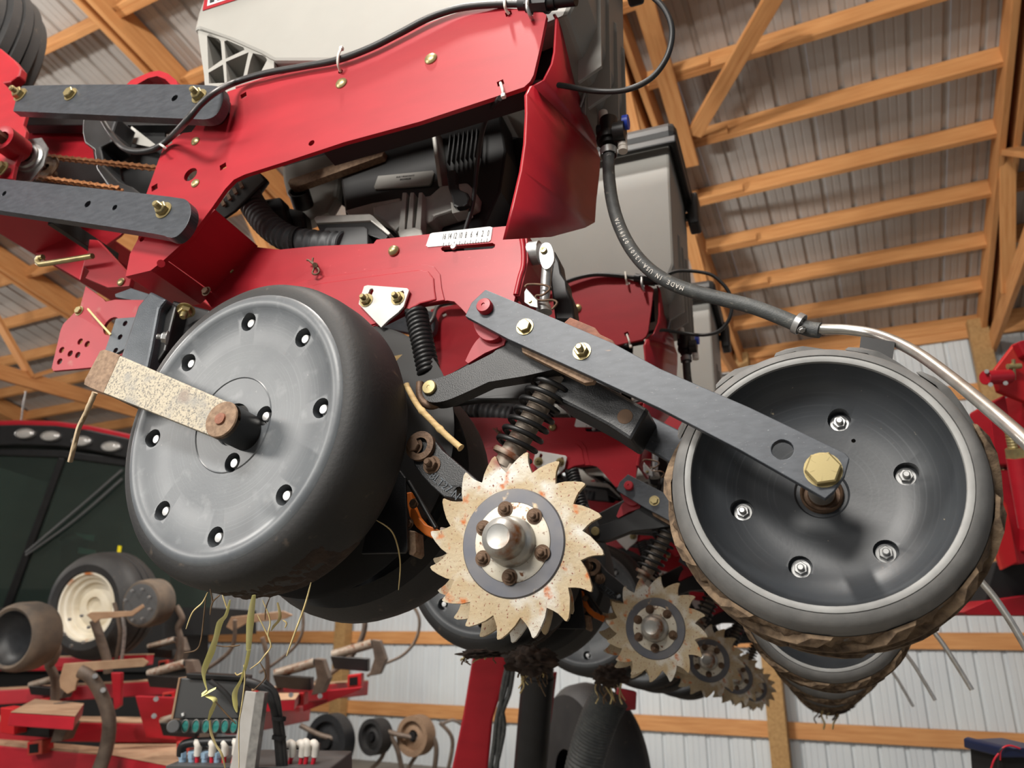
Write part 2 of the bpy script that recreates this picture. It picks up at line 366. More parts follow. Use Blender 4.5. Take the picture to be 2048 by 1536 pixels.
# ================================================================== planter row unit (built once, then copied along the toolbar)
unit = empty('planter_row_unit', label='red planter row unit at the outer end of the row, toothed wheel wholly in view', cat='row unit', group='row units along the planter', matrix=unit_matrix(0))
def ldir(az, el):
    a, e = math.radians(az), math.radians(el); d = V((math.sin(a) * math.cos(e), math.cos(a) * math.cos(e), math.sin(e)))
    return V((d.dot(VD), d.dot(UD), d.dot(WD)))
def lray(x, y):
    r = ray(x, y); c = CAM - O0
    return V((c.dot(VD), c.dot(UD), c.dot(WD))), V((r.dot(VD), r.dot(UD), r.dot(WD)))
def hit(M, x, y, z=0.0):
    I = M.inverted(); o, d = lray(x, y); o = I @ o; d = I.to_3x3() @ d; t = (z - o.z) / d.z; return o + d * t
def pl(pts, u): return [(L(x, y, u).x, L(x, y, u).z) for x, y in pts]
def hole_pts(h, u):
    if h[0] == 'c':
        c = L(h[1], h[2], u); return circ(c.x, c.z, h[3] * mpx(h[1], h[2], u), 20)
    if h[0] == 's':
        c = L(h[1], h[2], u); r = h[3] * mpx(h[1], h[2], u); a = math.radians(h[4] if len(h) > 4 else 0)
        return [(c.x + r * (sx * math.cos(a) - sy * math.sin(a)), c.z + r * (sx * math.sin(a) + sy * math.cos(a))) for sx, sy in ((-1, -1), (1, -1), (1, 1), (-1, 1))]
    return pl(h[1], u)
def plate(name, pts, u0, u1, material, holes=(), parent=None, bevel=0.0012, **kw):
    lp = pl(pts, u0); hs = [hole_pts(h, u0) for h in holes]
    return mk(name, prism(lp, hs, lambda p: V((p[0], u0, p[1])), lambda p: V((p[0], u1, p[1]))), material, parent or unit, bevel=bevel, **kw)
def lp(pts, u): return [L(p[0], p[1], p[2] if len(p) > 2 else u) for p in pts]
def wire(name, pts, u, rpx, material, parent=None, n=8, seg=10, **kw):
    P = lp(pts, u); r = rpx * mpx(pts[len(pts) // 2][0], pts[len(pts) // 2][1], u)
    return mk(name, tube(spline(P, n), r, seg), material, parent or unit, smooth=60, **kw)
# shared fasteners, radius 1, standing along +z
def hexp(r, z0, z1, ch=0.0):
    g = []; vs_ = []
    for z, k in ((z0, 1), (z1 - 0.12, 1), (z1, 0.9)):
        vs_ += [V((r * k * math.cos(math.pi / 3 * i), r * k * math.sin(math.pi / 3 * i), z)) for i in range(6)]
    fs = [tuple(reversed(range(6))), tuple(range(12, 18))]
    for b in (0, 6): fs += [(b + i, b + (i + 1) % 6, b + 6 + (i + 1) % 6, b + 6 + i) for i in range(6)]
    return vs_, fs
def washer(r, z0, z1): return lathe([(0, z0), (r, z0), (r, z1), (0, z1)], 24)
stud = lathe([(0, 0.5)] + [(0.52 if i % 2 else 0.44, 0.85 + i * 0.09) for i in range(11)] + [(0.38, 1.85), (0, 1.85)], 14)
FG = {'hex_bolt': geo_join(washer(1.3, 0, 0.14), hexp(1.0, 0.14, 0.8)),
      'lock_nut': geo_join(washer(1.35, 0, 0.14), hexp(1.0, 0.14, 0.95), stud),
      'carriage_bolt': lathe([(1.0, 0), (0.97, 0.16), (0.75, 0.36), (0.4, 0.47), (0, 0.5)], 24),
      'pin': lathe([(1.0, 0), (1.0, 0.75), (0.9, 0.9), (0.25, 0.95), (0.22, 0.82), (0, 0.82)], 24),
      'wheel_bolt': geo_join(washer(1.15, 0, 0.2), lathe([(0.8, 0.2), (0.8, 0.9), (0.7, 1.0), (0, 1.02)], 18))}
FG['hex_head'] = geo_join(washer(1.05, 0, 0.06), hexp(1.0, 0.05, 0.8), *[box((0.62 * math.cos(a), 0.62 * math.sin(a), 0.8), 0.26, 0.05, 0.04, Matrix.Rotation(a, 3, 'Z')) for a in (0.2, 1.6, 3.0, 4.4, 5.4)])
FM = {}
def bolt(kind, c, axis, r, material, parent=None, spin=0.0, hs=1.0, name=None):
    key = (kind, material)
    if key not in FM:
        me = new_mesh(kind, FG[kind], 35); me.materials.append(MATS[material]); FM[key] = me
    M = axis_m(c, axis) @ Matrix.Rotation(spin, 4, 'Z') @ Matrix.Diagonal((r, r, r * hs, 1))
    return mk(name or kind, FM[key], None, parent or unit, matrix=M)
def ubolt(kind, x, y, u, rpx, material='zinc', spin=0.3, parent=None, hs=1.0):
    return bolt(kind, L(x, y, u), (0, -1, 0), rpx * mpx(x, y, u), material, parent, spin, hs)

# ------------------------------------------------ side plate (upper red shank plate) and its webs
A_OUT = [(251, 553), (260, 508), (276, 478), (293, 387), (325, 299), (328, 282), (336, 292), (345, 285), (343, 280), (366, 266), (383, 264), (400, 240), (448, 197), (455, 183), (533, 157), (607, 137), (681, 115), (735, 95), (790, 73), (840, 52), (885, 35), (922, 23), (962, 17), (1004, 16), (1048, 18), (1059, 22), (1063, 38), (1068, 23), (1086, 25), (1093, 30),
         (1081, 90), (1067, 150), (1060, 163), (1048, 174), (1004, 189), (840, 243), (689, 284), (571, 323), (489, 349), (468, 359), (450, 378), (424, 415), (383, 470), (331, 517), (318, 528), (301, 541)]
sp = plate('side_plate', A_OUT, 0.0, 0.007, 'red', [('s', 487, 191, 7, 20), ('s', 446, 333, 7.5, 20), ('s', 309, 375, 7.5, 20), ('c', 381, 349, 16), ('c', 623, 286, 7), ('c', 681, 143, 5.5), ('s', 1017, 27, 6.5, 15), ('s', 1001, 166, 7, 15), ('c', 284, 478, 6.5)], bevel=0)
for x, y, r in ((683, 167, 13), (862, 118, 14), (391, 283, 10), (391, 367, 10)): ubolt('carriage_bolt', x, y, 0.0, r)
def ribbon(name, pts, u0, u1, material, th=0.004, **kw):   # a strip of plate that runs across the unit; th measured downwards/aft
    a = pl(pts, u0); n = len(a); out = []
    for i in range(n):
        d = V((a[min(i + 1, n - 1)][0] - a[max(i - 1, 0)][0], a[min(i + 1, n - 1)][1] - a[max(i - 1, 0)][1])).normalized(); out.append((a[i][0] - d.y * th, a[i][1] + d.x * th))
    return mk(name, prism(a + out[::-1], [], lambda p: V((p[0], u0, p[1])), lambda p: V((p[0], u1, p[1]))), material, unit, bevel=0.001, **kw)
ribbon('cross_web', [(331, 517), (427, 416)], 0.004, 0.107, 'red', -0.005)
ribbon('edge_flange', [(255, 553), (305, 543), (331, 520)], 0.004, 0.107, 'red', 0.004)
mk('weld_bead', tube([L(322, 527, -0.001), L(322, 527, 0.108)], 0.006, 10), 'red', unit, smooth=60)
ribbon('edge_flange', [(470, 176), (533, 156), (607, 136), (690, 111), (760, 84)], 0.02, 0.06, 'red', 0.004)

# ------------------------------------------------ lower frame with depth scale
C_OUT = [(506, 493), (560, 499), (632, 492), (747, 487), (753, 479), (980, 455), (1012, 452), (1036, 452), (1046, 470), (1048, 523), (1041, 553), (1031, 592), (1020, 640), (960, 660), (933, 628), (922, 616), (908, 603), (895, 601), (840, 610), (780, 640), (700, 680), (560, 690), (440, 640), (398, 580)]
slot = ('p', [(885, 494), (985, 486), (990, 489), (989, 494), (984, 497), (890, 504), (884, 501), (882, 497)])
plate('frame_plate', C_OUT, 0.105, 0.113, 'red', [slot, ('c', 632, 532, 4)])
plate('frame_plate', [(x + 2, y) for x, y in C_OUT], 0.192, 0.2, 'black_soft')  # far plate of the red frame, coloured black for the shade in the opening
plate('pressed_panel', [(560, 588), (640, 566), (740, 552), (838, 539), (856, 542), (867, 556), (869, 580), (872, 599), (840, 607), (780, 640), (700, 660), (560, 660)], 0.101, 0.1045, 'red', bevel=0.003)
plate('pressed_panel', [(540, 578), (640, 555), (740, 541), (845, 529), (868, 533), (880, 548), (883, 575), (889, 600), (840, 608), (780, 640), (700, 670), (540, 670)], 0.1033, 0.1049, 'red', bevel=0.0015)
ribbon('end_plate', [(1036, 452), (1046, 468), (1048, 523), (1041, 553), (1031, 592)], 0.105, 0.2, 'red', 0.006)
mk('weld_bead', tube(spline(lp([(1038, 455), (1046, 490), (1047, 530), (1040, 556), (1032, 590)], 0.104), 4), 0.004, 8), 'red', unit, smooth=60)
plate('depth_slider', [(880, 500), (928, 496), (926, 505), (886, 508)], 0.117, 0.12, 'steel_paint')
for x, y, r, kd in ((788, 502, 12, 'carriage_bolt'), (461, 540, 9, 'carriage_bolt')): ubolt(kd, x, y, 0.104, r, hs=1.6)
ubolt('pin', 908, 495, 0.103, 6, 'galv')
sc = plate('depth_scale', [(864, 466), (980, 453), (985, 455), (981, 480), (977, 483), (856, 494), (852, 491), (860, 468)], 0.1038, 0.105, 'decal_white', bevel=0)
tx = []
n0, n1 = L(888.5, 474, 0.1038), L(976.5, 467, 0.1038); dx = (n1 - n0)
xa = dx.normalized(); ya = V((0, 1, 0)).cross(xa); ya = -ya if ya.z < 0 else ya
TM = lambda p: Matrix.Translation(p + V((0, -0.0003, 0))) @ Matrix((xa, ya, -V((0, 1, 0)))).transposed().to_4x4()
for i, s in enumerate(('16', '14', '12', '10', '8', '6', '4', '2', '0')): tx.append(text_geo(s, 0.0150, TM(n0 + dx * (i / 8)), 0.0002, 0.40))
t0, t1 = L(887, 489.5, 0.1038), L(974, 480.5, 0.1038)
for i in range(17):
    h = 0.0062 if i % 2 == 0 else 0.003
    p = t0 + (t1 - t0) * (i / 16) + ya * (h / 2 - 0.003); tx.append(box(p + V((0, -0.0003, 0)), 0.0007, 0.0004, h, Matrix((xa, V((0, 1, 0)), ya)).transposed()))
mk('scale_numerals', geo_join(*tx), 'ink', sc, label='black numerals and ticks from 16 down to 0')
# hairpin clip hanging from the frame
mk('hairpin_clip', geo_join(tube(spline(lp([(626, 516), (625, 524), (629, 532), (627, 540), (625, 546), (630, 549), (637, 546), (638, 540), (633, 534), (626, 528), (618, 521), (614, 520)], 0.095), 5), 0.0016, 7), cyl(L(630, 530, 0.09), L(630, 530, 0.105), 0.004, 12)), 'rust_bolt', unit, smooth=60)

# ------------------------------------------------ silver spring bracket and its bolts
plate('spring_bracket', [(728, 572), (735, 570), (814, 576), (818, 580), (807, 613), (796, 625), (777, 640), (762, 655), (717, 608), (718, 602)], 0.094, 0.098, 'white_steel',
      [('p', [(734, 592), (740, 578), (745, 577), (747, 581), (741, 595)]), ('p', [(794, 606), (800, 583), (806, 581), (808, 585), (800, 610)])], bevel=0.0006)
ubolt('lock_nut', 733, 601, 0.094, 11); ubolt('lock_nut', 796, 597, 0.094, 11)
mk('tension_spring', helix(L(832, 622, 0.108), L(858, 752, 0.108), 0.0125, 15.5, 0.0042, 8, 18), 'black', unit, smooth=70)
mk('spring_core', cyl(L(832, 626, 0.108), L(858, 748, 0.108), 0.0105, 16), 'black_soft', unit, smooth=50)

# ------------------------------------------------ rear wall of the shank (dark side sheet) and collar
def skin(name, near, far, material, th=0.004, n=1, **kw):
    A = [L(*p) for p in near]; B = [L(*p) for p in far]; m = len(A)
    vs_ = A + B; fs = [(i, i + 1, m + i + 1, m + i) for i in range(m - 1)]
    o = mk(name, (vs_, fs), material, unit, smooth=50); s = o.modifiers.new('thick', 'SOLIDIFY'); s.thickness = th; s.offset = 0; return o
U2 = 0.26
skin('shank_sheet', [(1062, 172, 0.0), (1052, 190, -0.002), (1053, 227, -0.002), (1050, 287, -0.002), (1042, 342, -0.002), (1026, 410, -0.002), (1009, 479, 0.0)],
     [(1192, 300, U2), (1198, 318, U2), (1196, 350, U2), (1190, 400, U2), (1187, 445, U2), (1168, 456, 0.20), (1100, 474, 0.10)], 'red', 0.005)
skin('shank_flange', [(1108, 28, 0.012), (1113, 37, 0.012), (1109, 104, 0.012), (1104, 128, 0.012), (1088, 160, 0.012), (1062, 174, 0.004)],
     [(1165, 160, U2 - 0.01), (1170, 190, U2 - 0.01), (1176, 215, U2), (1183, 245, U2), (1190, 280, U2), (1192, 300, U2)], 'red', 0.004)
plate('slit_shade_sheet', [(1030, 60), (1106, 50), (1104, 150), (1040, 175)], 0.06, 0.064, 'dark_hole', bevel=0)  # near-black sheet stands in for the shade inside the slit
# interior back: far side plate, coloured black for the shade inside the shank
plate('inner_shade_plate', [(470, 200), (1000, 60), (1100, 60), (1080, 260), (1060, 470), (760, 500), (730, 440), (640, 380), (600, 330), (520, 330)], 0.27, 0.275, 'black_soft', bevel=0)
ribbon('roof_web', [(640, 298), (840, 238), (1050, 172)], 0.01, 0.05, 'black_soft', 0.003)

# ------------------------------------------------ parallel arms
a1 = plate('parallel_arm', soft([(60, 171), (150, 169), (440, 168), (447, 182), (446, 205), (434, 230), (415, 239), (392, 238), (26, 222), (36, 182), (44, 172)], (2, 3, 4, 5, 6)), -0.034, -0.018, 'steel_paint', [('c', 349, 196, 8)], bevel=0.003, label='dark grey upper link bar')
a2 = plate('parallel_arm', soft([(-260, 330), (-60, 351), (362, 394), (378, 403), (383, 424), (374, 452), (354, 474), (338, 476), (322, 468), (-60, 412), (-260, 385)], (2, 3, 4, 5, 6, 7, 8)), -0.036, -0.019, 'steel_paint', [('c', 8, 387, 6), ('c', 175, 408, 8), ('c', 229, 415, 6.5)], bevel=0.003, label='dark grey lower link bar')
plate('arm_bushing', [(400, 205), (446, 188), (444, 210), (428, 232), (406, 236)], -0.02, 0.0, 'black', bevel=0.002)
for x, y, r, kd, u in ((142, 189, 12, 'hex_bolt', -0.034), (399, 193, 13, 'lock_nut', -0.034), (41, 190, 12, 'lock_nut', -0.034), (328, 421, 14, 'lock_nut', -0.036)): ubolt(kd, x, y, u, r)
# far pair of links, half hidden
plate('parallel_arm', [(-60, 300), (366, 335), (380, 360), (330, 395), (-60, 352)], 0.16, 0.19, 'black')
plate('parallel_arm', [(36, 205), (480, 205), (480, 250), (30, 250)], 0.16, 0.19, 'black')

# ------------------------------------------------ head bracket, drive shaft, sprocket chain (left of the links)
plate('head_bracket', [(-160, 150), (0, 160), (36, 196), (52, 228), (46, 250), (52, 262), (44, 300), (30, 330), (24, 358), (-160, 345)], 0.01, 0.018, 'red')
plate('head_bracket', [(-160, 210), (170, 236), (310, 245), (312, 300), (300, 400), (240, 470), (170, 520), (160, 560), (60, 500), (-160, 370)], 0.20, 0.206, 'red')
plate('head_casting', [(165, 232), (235, 232), (225, 262), (224, 282), (200, 294), (205, 330), (235, 362), (262, 372), (285, 390), (250, 400), (215, 372), (192, 338), (188, 300), (168, 285), (164, 266)], 0.10, 0.15, 'black_cast', bevel=0.004)
plate('head_shade_plate', [(175, 232), (330, 232), (330, 400), (230, 400), (190, 330)], 0.185, 0.19, 'black_soft')  # black sheet in place of the shade between the links
plate('head_arch', [(250, 172), (262, 160), (300, 144), (318, 141), (336, 147), (352, 160), (356, 172), (344, 172), (330, 158), (314, 152), (296, 156), (268, 172)], 0.10, 0.14, 'red')
plate('guard_sheet', [(263, 252), (252, 284), (306, 295), (312, 290)], 0.16, 0.163, 'hopper_rib', bevel=0)
fu = 0.045; fc = L(62, 318, fu); ax = (L(-20, 258, -0.05) - fc).normalized()
FMx = axis_m(fc, ax, (0, 0, 1))
bf = mk('bearing_flange', geo_join(prism([(x, y) for x, y in [(-0.016, -0.052), (0.016, -0.052), (0.036, -0.02), (0.036, 0.02), (0.016, 0.045), (-0.016, 0.045), (-0.036, 0.02), (-0.036, -0.02)]], [], lambda p: FMx @ V((p[1], p[0], 0)), lambda p: FMx @ V((p[1], p[0], 0.003))),
        lathe([(0.031, 0.003), (0.031, 0.007), (0.026, 0.009), (0.025, 0.014), (0.020, 0.015), (0.019, 0.011), (0.012, 0.011)], 32, FMx)), 'galv', unit, smooth=40)
mk('drive_shaft', tube([fc - ax * 0.06, fc + ax * 0.20], 0.010, 6), 'rust_bolt', unit)
mk('shaft_coupler', geo_join(lathe([(0.012, 0.026), (0.026, 0.026), (0.026, 0.072), (0.021, 0.072), (0.014, 0.070), (0.012, 0.026)], 28, FMx)), 'red', unit, smooth=40)
bolt('pin', FMx @ V((0.0, 0, 0)) + ax * 0.045 + V((0, -1, 0)) * 0.0245, (0, -1, 0), 0.005, 'rust_bolt')
ubolt('hex_bolt', 4, 338, 0.0, 13)
def chain(p0, p1, n):
    r = mk('drive_chain', tube([L(*p0), L(*p1)], 0.0022, 6), 'chain', unit); d = L(*p1) - L(*p0); M = Matrix((d.normalized(), V((0, 1, 0)), d.normalized().cross(V((0, 1, 0))))).transposed()
    lk = None
    for i in range(n):
        c = L(*p0) + d * ((i + 0.5) / n)
        if lk is None:
            lk = new_mesh('link', geo_join(*[prism(circ(-d.length / n * 0.45, 0, 0.0042, 8) , [], (lambda s: lambda p: M @ V((p[0], s * 0.004, p[1])))(s), (lambda s: lambda p: M @ V((p[0], s * 0.006, p[1])))(s)) for s in (-1, 1)],
                 *[prism(circ(d.length / n * 0.45, 0, 0.0042, 8), [], (lambda s: lambda p: M @ V((p[0], s * 0.004, p[1])))(s), (lambda s: lambda p: M @ V((p[0], s * 0.006, p[1])))(s)) for s in (-1, 1)],
                 box((0, -0.005, 0), d.length / n, 0.0018, 0.0045, M), box((0, 0.005, 0), d.length / n, 0.0018, 0.0045, M))); lk.materials.append(MATS['chain'])
        mk('link', lk, None, r, matrix=Matrix.Translation(c))
chain((100, 314, 0.075), (325, 338, 0.075), 17); chain((70, 354, 0.075), (240, 378, 0.075), 13)
mk('sprocket', lathe([(0.008, 0), (0.028, 0), (0.030, 0.003), (0.028, 0.006), (0.008, 0.006)], 20, axis_m(L(92, 334, 0.072), (0, 1, 0))), 'rust_brown', unit)
# lower head plates in front of the opener
plate('hanger_plate', [(172, 478), (176, 500), (166, 533), (172, 537), (178, 542), (170, 556), (215, 575), (258, 572), (262, 556), (250, 540), (195, 480)], 0.075, 0.085, 'red')
ribbon('hanger_rail', [(95, 450), (104, 446)], 0.0, 0.14, 'black', 0.03)
wire('rod_handle', [(86, 514, 0.05), (78, 516, 0.05), (75, 522, 0.05), (78, 527, 0.05), (86, 528, 0.05), (130, 521, 0.05), (185, 512, 0.05)], 0.05, 5.5, 'zinc')
ubolt('carriage_bolt', 242, 564, 0.074, 9)
plate('hole_plate', [(171, 572), (160, 614), (126, 648), (121, 660), (103, 736), (106, 742), (195, 734), (300, 700), (300, 600), (230, 599), (211, 603), (206, 597)], 0.055, 0.060, 'red_dull',
      [('c', 160, 683, 6.8), ('c', 174, 688, 6.8), ('c', 123, 700, 6.8), ('c', 140, 707, 6.8), ('c', 155, 710, 6.8), ('c', 119, 723, 6.8), ('c', 222, 652, 20)])
ubolt('hex_bolt', 159, 622, 0.055, 8)
wire('wire_tail', [(176, 618), (195, 640), (222, 670)], 0.045, 2.2, 'straw')
plate('adjust_bar', [(232, 637), (270, 634), (262, 690), (210, 720), (205, 715)], 0.045, 0.050, 'grey_cast', [('c', 250, 647, 6), ('c', 240, 674, 6), ('c', 231, 701, 6)])
plate('wedge_plate', [(229, 588), (262, 576), (305, 590), (290, 612), (262, 600), (230, 594)], 0.06, 0.066, 'grey_cast')
plate('opener_arm', [(300, 582), (332, 598), (318, 615), (302, 700), (292, 745), (240, 715), (262, 650), (275, 612)], 0.02, 0.045, 'grey_cast', bevel=0.004)
plate('opener_arm', [(328, 598), (352, 612), (340, 660), (330, 700), (300, 745), (300, 700), (318, 615)], 0.035, 0.075, 'black', bevel=0.003)
plate('opener_arm', [(345, 600), (420, 620), (430, 700), (340, 720), (330, 680)], 0.06, 0.1, 'black', bevel=0.003)
bolt('lock_nut', L(335, 676, 0.02), (-0.8, -0.6, 0), 0.008, 'galv'); bolt('lock_nut', L(372, 620, 0.04), (0.2, -0.3, -0.8), 0.010, 'zinc')
ubolt('hex_bolt', 413, 583, 0.06, 8, 'rust_bolt')

# ------------------------------------------------ gauge wheel
gn = ldir(26.2, -3.0); GU = -0.06
GM = axis_m(L(456, 845, GU), gn, (0, 0, 1)); RP = 0.1314 / 0.7 * LD(456, 845, GU)
def lobj(name, prof, material, parent, seg=96, smooth=40, matrix=None, **kw): return mk(name, lathe(prof, seg), material, parent, smooth=smooth, matrix=matrix, **kw)
gw = lobj('gauge_wheel', [(0, 0.0075), (0.05, 0.0075), (0.348 * RP, 0.0070), (0.354 * RP, 0.0058), (0.361 * RP, 0.0070), (0.60 * RP, 0.0075), (0.86 * RP, 0.0055), (0.90 * RP, 0.001), (0.935 * RP, -0.0012), (0.965 * RP, -0.0010), (0.988 * RP, 0.0008), (RP, 0.0028), (RP, 0.03), (0, 0.03)], 'disc_plastic', unit, matrix=GM, label='dark grey plastic wheel disc with fine turning marks')
gb = [hit(GM, 160 + x / 2.194, 540 + y / 2.194, 0.004) for x, y in ((735, 222), (978, 288), (1060, 602), (890, 986), (588, 1172), (360, 1050), (323, 735), (473, 407))]
br = sum(b.to_2d().length for b in gb) / 8; ba = [math.atan2(b.y, b.x) for b in gb]
gi = [hit(GM, 160 + x / 2.194, 540 + y / 2.194, 0.008) for x, y in ((824, 636), (670, 828))]
ir = sum(b.to_2d().length for b in gi) / 2; ia = [math.atan2(b.y, b.x) for b in gi]
pos = [(br, a) for a in ba] + [(ir, a) for a in ia]
pos = [(r * math.cos(a), r * math.sin(a)) for r, a in pos]
cut(gw, [lathe([(0, -0.02), (0.0118, -0.02), (0.0118, 0.022), (0, 0.022)], 20, Matrix.Translation((x, y, 0))) for x, y in pos] + [lathe([(0, -0.02), (0.026, -0.02), (0.026, 0.016), (0, 0.016)], 30)])
for x, y in pos: bolt('wheel_bolt', V((x, y, 0.022)), (0, 0, -1), 0.0072, 'galv', gw, hs=1.7)
lobj('tire', [(RP * 0.998, 0.0026), (1.03 * RP, 0.003), (1.075 * RP, 0.006), (1.115 * RP, 0.013), (1.145 * RP, 0.026), (1.158 * RP, 0.045), (1.158 * RP, 0.068), (1.14 * RP, 0.09), (1.09 * RP, 0.106), (1.0 * RP, 0.113), (0.95 * RP, 0.113), (0.95 * RP, 0.03)], 'rubber', gw, 128)
lobj('hub_socket', [(0.0, 0.012), (0.022, 0.012), (0.0255, 0.012)], 'black', gw, 32)
# worn steel arm across the face, welded to the spindle boss
bc = L(449, 842, -0.092)
plate('gauge_arm', [(208, 699), (222, 703), (461, 806), (452, 842), (424, 873), (182, 776), (168, 769), (169, 760), (200, 702)], -0.092, -0.077, 'worn_arm', bevel=0.003, label='worn tan and grey steel bar with a rusty end')
plate('rusted_end', [(208, 699), (222, 703), (240, 710), (226, 742), (206, 786), (182, 776), (168, 769), (169, 760), (200, 702)], -0.0924, -0.0765, 'rust_brown', bevel=0.003, label='rust-brown bent end of the bar')
plate('arm_return', [(208, 700), (224, 706), (186, 776), (170, 769)], -0.077, 0.02, 'rust_brown', bevel=0.003)
mk('spindle_boss', cyl(bc + V((0, -0.004, 0)), bc + V((0, 0.050, 0)), 0.0215, 36), 'black', unit, smooth=40)
mk('spindle_face', lathe([(0, -0.0008), (0.0205, -0.0005), (0.0215, 0.001), (0.0215, 0.006), (0, 0.006)], 36, axis_m(bc + V((0, -0.0055, 0)), (0, 1, 0))), 'rust_brown', unit, smooth=30)
mk('spindle_face', lathe([(0, -0.003), (0.0065, -0.002), (0.0075, 0.003), (0, 0.003)], 20, axis_m(bc + V((0, -0.0065, 0)), (0, 1, 0))), 'rust_cast', unit, smooth=40)
# far gauge wheel and opener discs
fw = mk('gauge_wheel', lathe([(0, 0.0), (0.9 * RP, 0.004), (RP, 0.0), (RP, 0.03), (0, 0.03)], 64), 'disc_plastic', unit, smooth=40, matrix=axis_m(L(456, 845, GU) + V((0.0, 0.36, -0.0)), -ldir(16, -8), (0, 0, 1)))
lobj('tire', [(RP, 0.0), (1.1 * RP, 0.01), (1.158 * RP, 0.045), (1.158 * RP, 0.07), (1.09 * RP, 0.106), (0.95 * RP, 0.113), (0.95 * RP, 0.03)], 'rubber', fw, 64)
for dv, az, u, x, y in ((0, 24, 0.105, 655, 905), (0, 17.5, 0.135, 655, 905)):
    mk('opener_disc', lathe([(0.0, -0.004), (0.06, -0.004), (0.075, 0), (0.186, 0.0), (0.192, 0.002), (0.186, 0.004), (0, 0.004)], 72), 'disc_black', unit, smooth=30, matrix=axis_m(L(x, y, u), ldir(az, -6.4)))
plate('scraper_plate', [(800, 940), (811, 955), (815, 1098), (810, 1106), (722, 1108), (740, 1010)], 0.070, 0.074, 'black_cast')
plate('scraper_block', [(816, 1060), (830, 1062), (832, 1104), (826, 1112), (817, 1108)], 0.078, 0.1, 'rust_brown')

# ------------------------------------------------ closing arm assembly
plate('closing_arm', [(971, 579), (1070, 620), (1228, 687), (1320, 737), (1500, 815), (1690, 906), (1699, 916), (1690, 950), (1668, 982), (1650, 997), (1612, 975), (1480, 900), (1320, 817), (1182, 753), (1018, 679), (930, 632), (943, 605)], 0.006, 0.015, 'bar_paint', [('c', 1565, 899, 21)], bevel=0.0007, label='scratched dark grey steel bar')
plate('arm_backing', [(1042, 690), (1180, 752), (1195, 742), (1186, 764), (1168, 766), (1044, 704)], 0.015, 0.024, 'rust_brown')
plate('rusty_pad', [(1128, 645), (1140, 634), (1190, 655), (1200, 668), (1225, 680), (1232, 690), (1180, 700), (1130, 690)], 0.03, 0.05, 'rust_cast')
ubolt('pin', 972, 616, 0.006, 16, 'red'); bolt('hex_bolt', L(1050, 654, 0.006), (0, -1, 0), 14 * mpx(1048, 652, 0), 'zinc', spin=0.5); ubolt('lock_nut', 1164, 703, 0.006, 14)
bolt('hex_head', L(1646, 940, 0.006), (0, -1, 0), 35 * mpx(1641, 932, 0), 'zinc', spin=0.35, hs=0.6, name='hex_bolt')
plate('pivot_lobe', soft([(930, 722), (944, 692), (960, 672), (985, 662), (1015, 668), (1008, 690), (970, 706), (936, 727)], (1, 2, 3, 4)), 0.028, 0.06, 'red_dull', bevel=0.002)
plate('pivot_lobe', soft([(944, 636), (985, 652), (1004, 674), (975, 684), (952, 668)], (2, 3, 4)), 0.02, 0.028, 'red_dull', bevel=0.002)
plate('closing_link', soft([(846, 768), (853, 760), (884, 755), (936, 731), (985, 706), (1015, 680), (1100, 700), (1125, 735), (1050, 752), (977, 764), (930, 786), (890, 803), (862, 806), (848, 797), (843, 782)], (0, 1, 2, 3, 10, 11, 12, 13, 14)), 0.03, 0.05, 'black_cast', bevel=0.004)
plate('closing_link', [(846, 768), (884, 755), (1015, 680), (1240, 760), (1235, 830), (1100, 800), (960, 800), (862, 812)], 0.115, 0.13, 'black', bevel=0.004)
ubolt('pin', 860, 776, 0.03, 15, 'zinc', hs=0.5)
mk('spring_hook', tube(spline(lp([(840, 765), (840, 790), (848, 806), (862, 812), (876, 808)], 0.045), 6), 0.005, 8), 'rust_bolt', unit, smooth=60)
plate('arm_casting', [(1090, 745), (1140, 735), (1235, 783), (1298, 818), (1262, 882), (1216, 852), (1168, 826), (1120, 802), (1085, 775)], 0.055, 0.110, 'black_cast', bevel=0.004)
ubolt('carriage_bolt', 1250, 833, 0.055, 16, 'rust_bolt', hs=0.25)
plate('inner_arm', [(1290, 826), (1362, 862), (1480, 920), (1620, 1000), (1600, 1060), (1420, 965), (1335, 922), (1258, 878)], 0.104, 0.112, 'steel_paint', bevel=0.0015)
# spring-loaded damper
da, db = L(1113, 752, 0.06), L(1008, 934, 0.06)
mk('damper_tube', cyl(da, db, 0.0135, 28), 'damper', unit, smooth=40)
dd = (db - da).normalized(); M0 = axis_m(da + dd * ((db - da).length * 0.86), dd)
mk('damper_collar', lathe([(0.0135, 0), (0.021, 0), (0.022, 0.003), (0.021, 0.006), (0.0135, 0.006)], 28, M0), 'damper', unit, smooth=40)
mk('coil_spring', helix(da + dd * 0.004, da + dd * ((db - da).length * 0.84), 0.0225, 7.6, 0.0032, 8, 22), 'black', unit, smooth=70)
plate('damper_foot', [(985, 940), (1012, 915), (1030, 930), (1040, 990), (990, 1000)], 0.05, 0.07, 'damper', bevel=0.003)
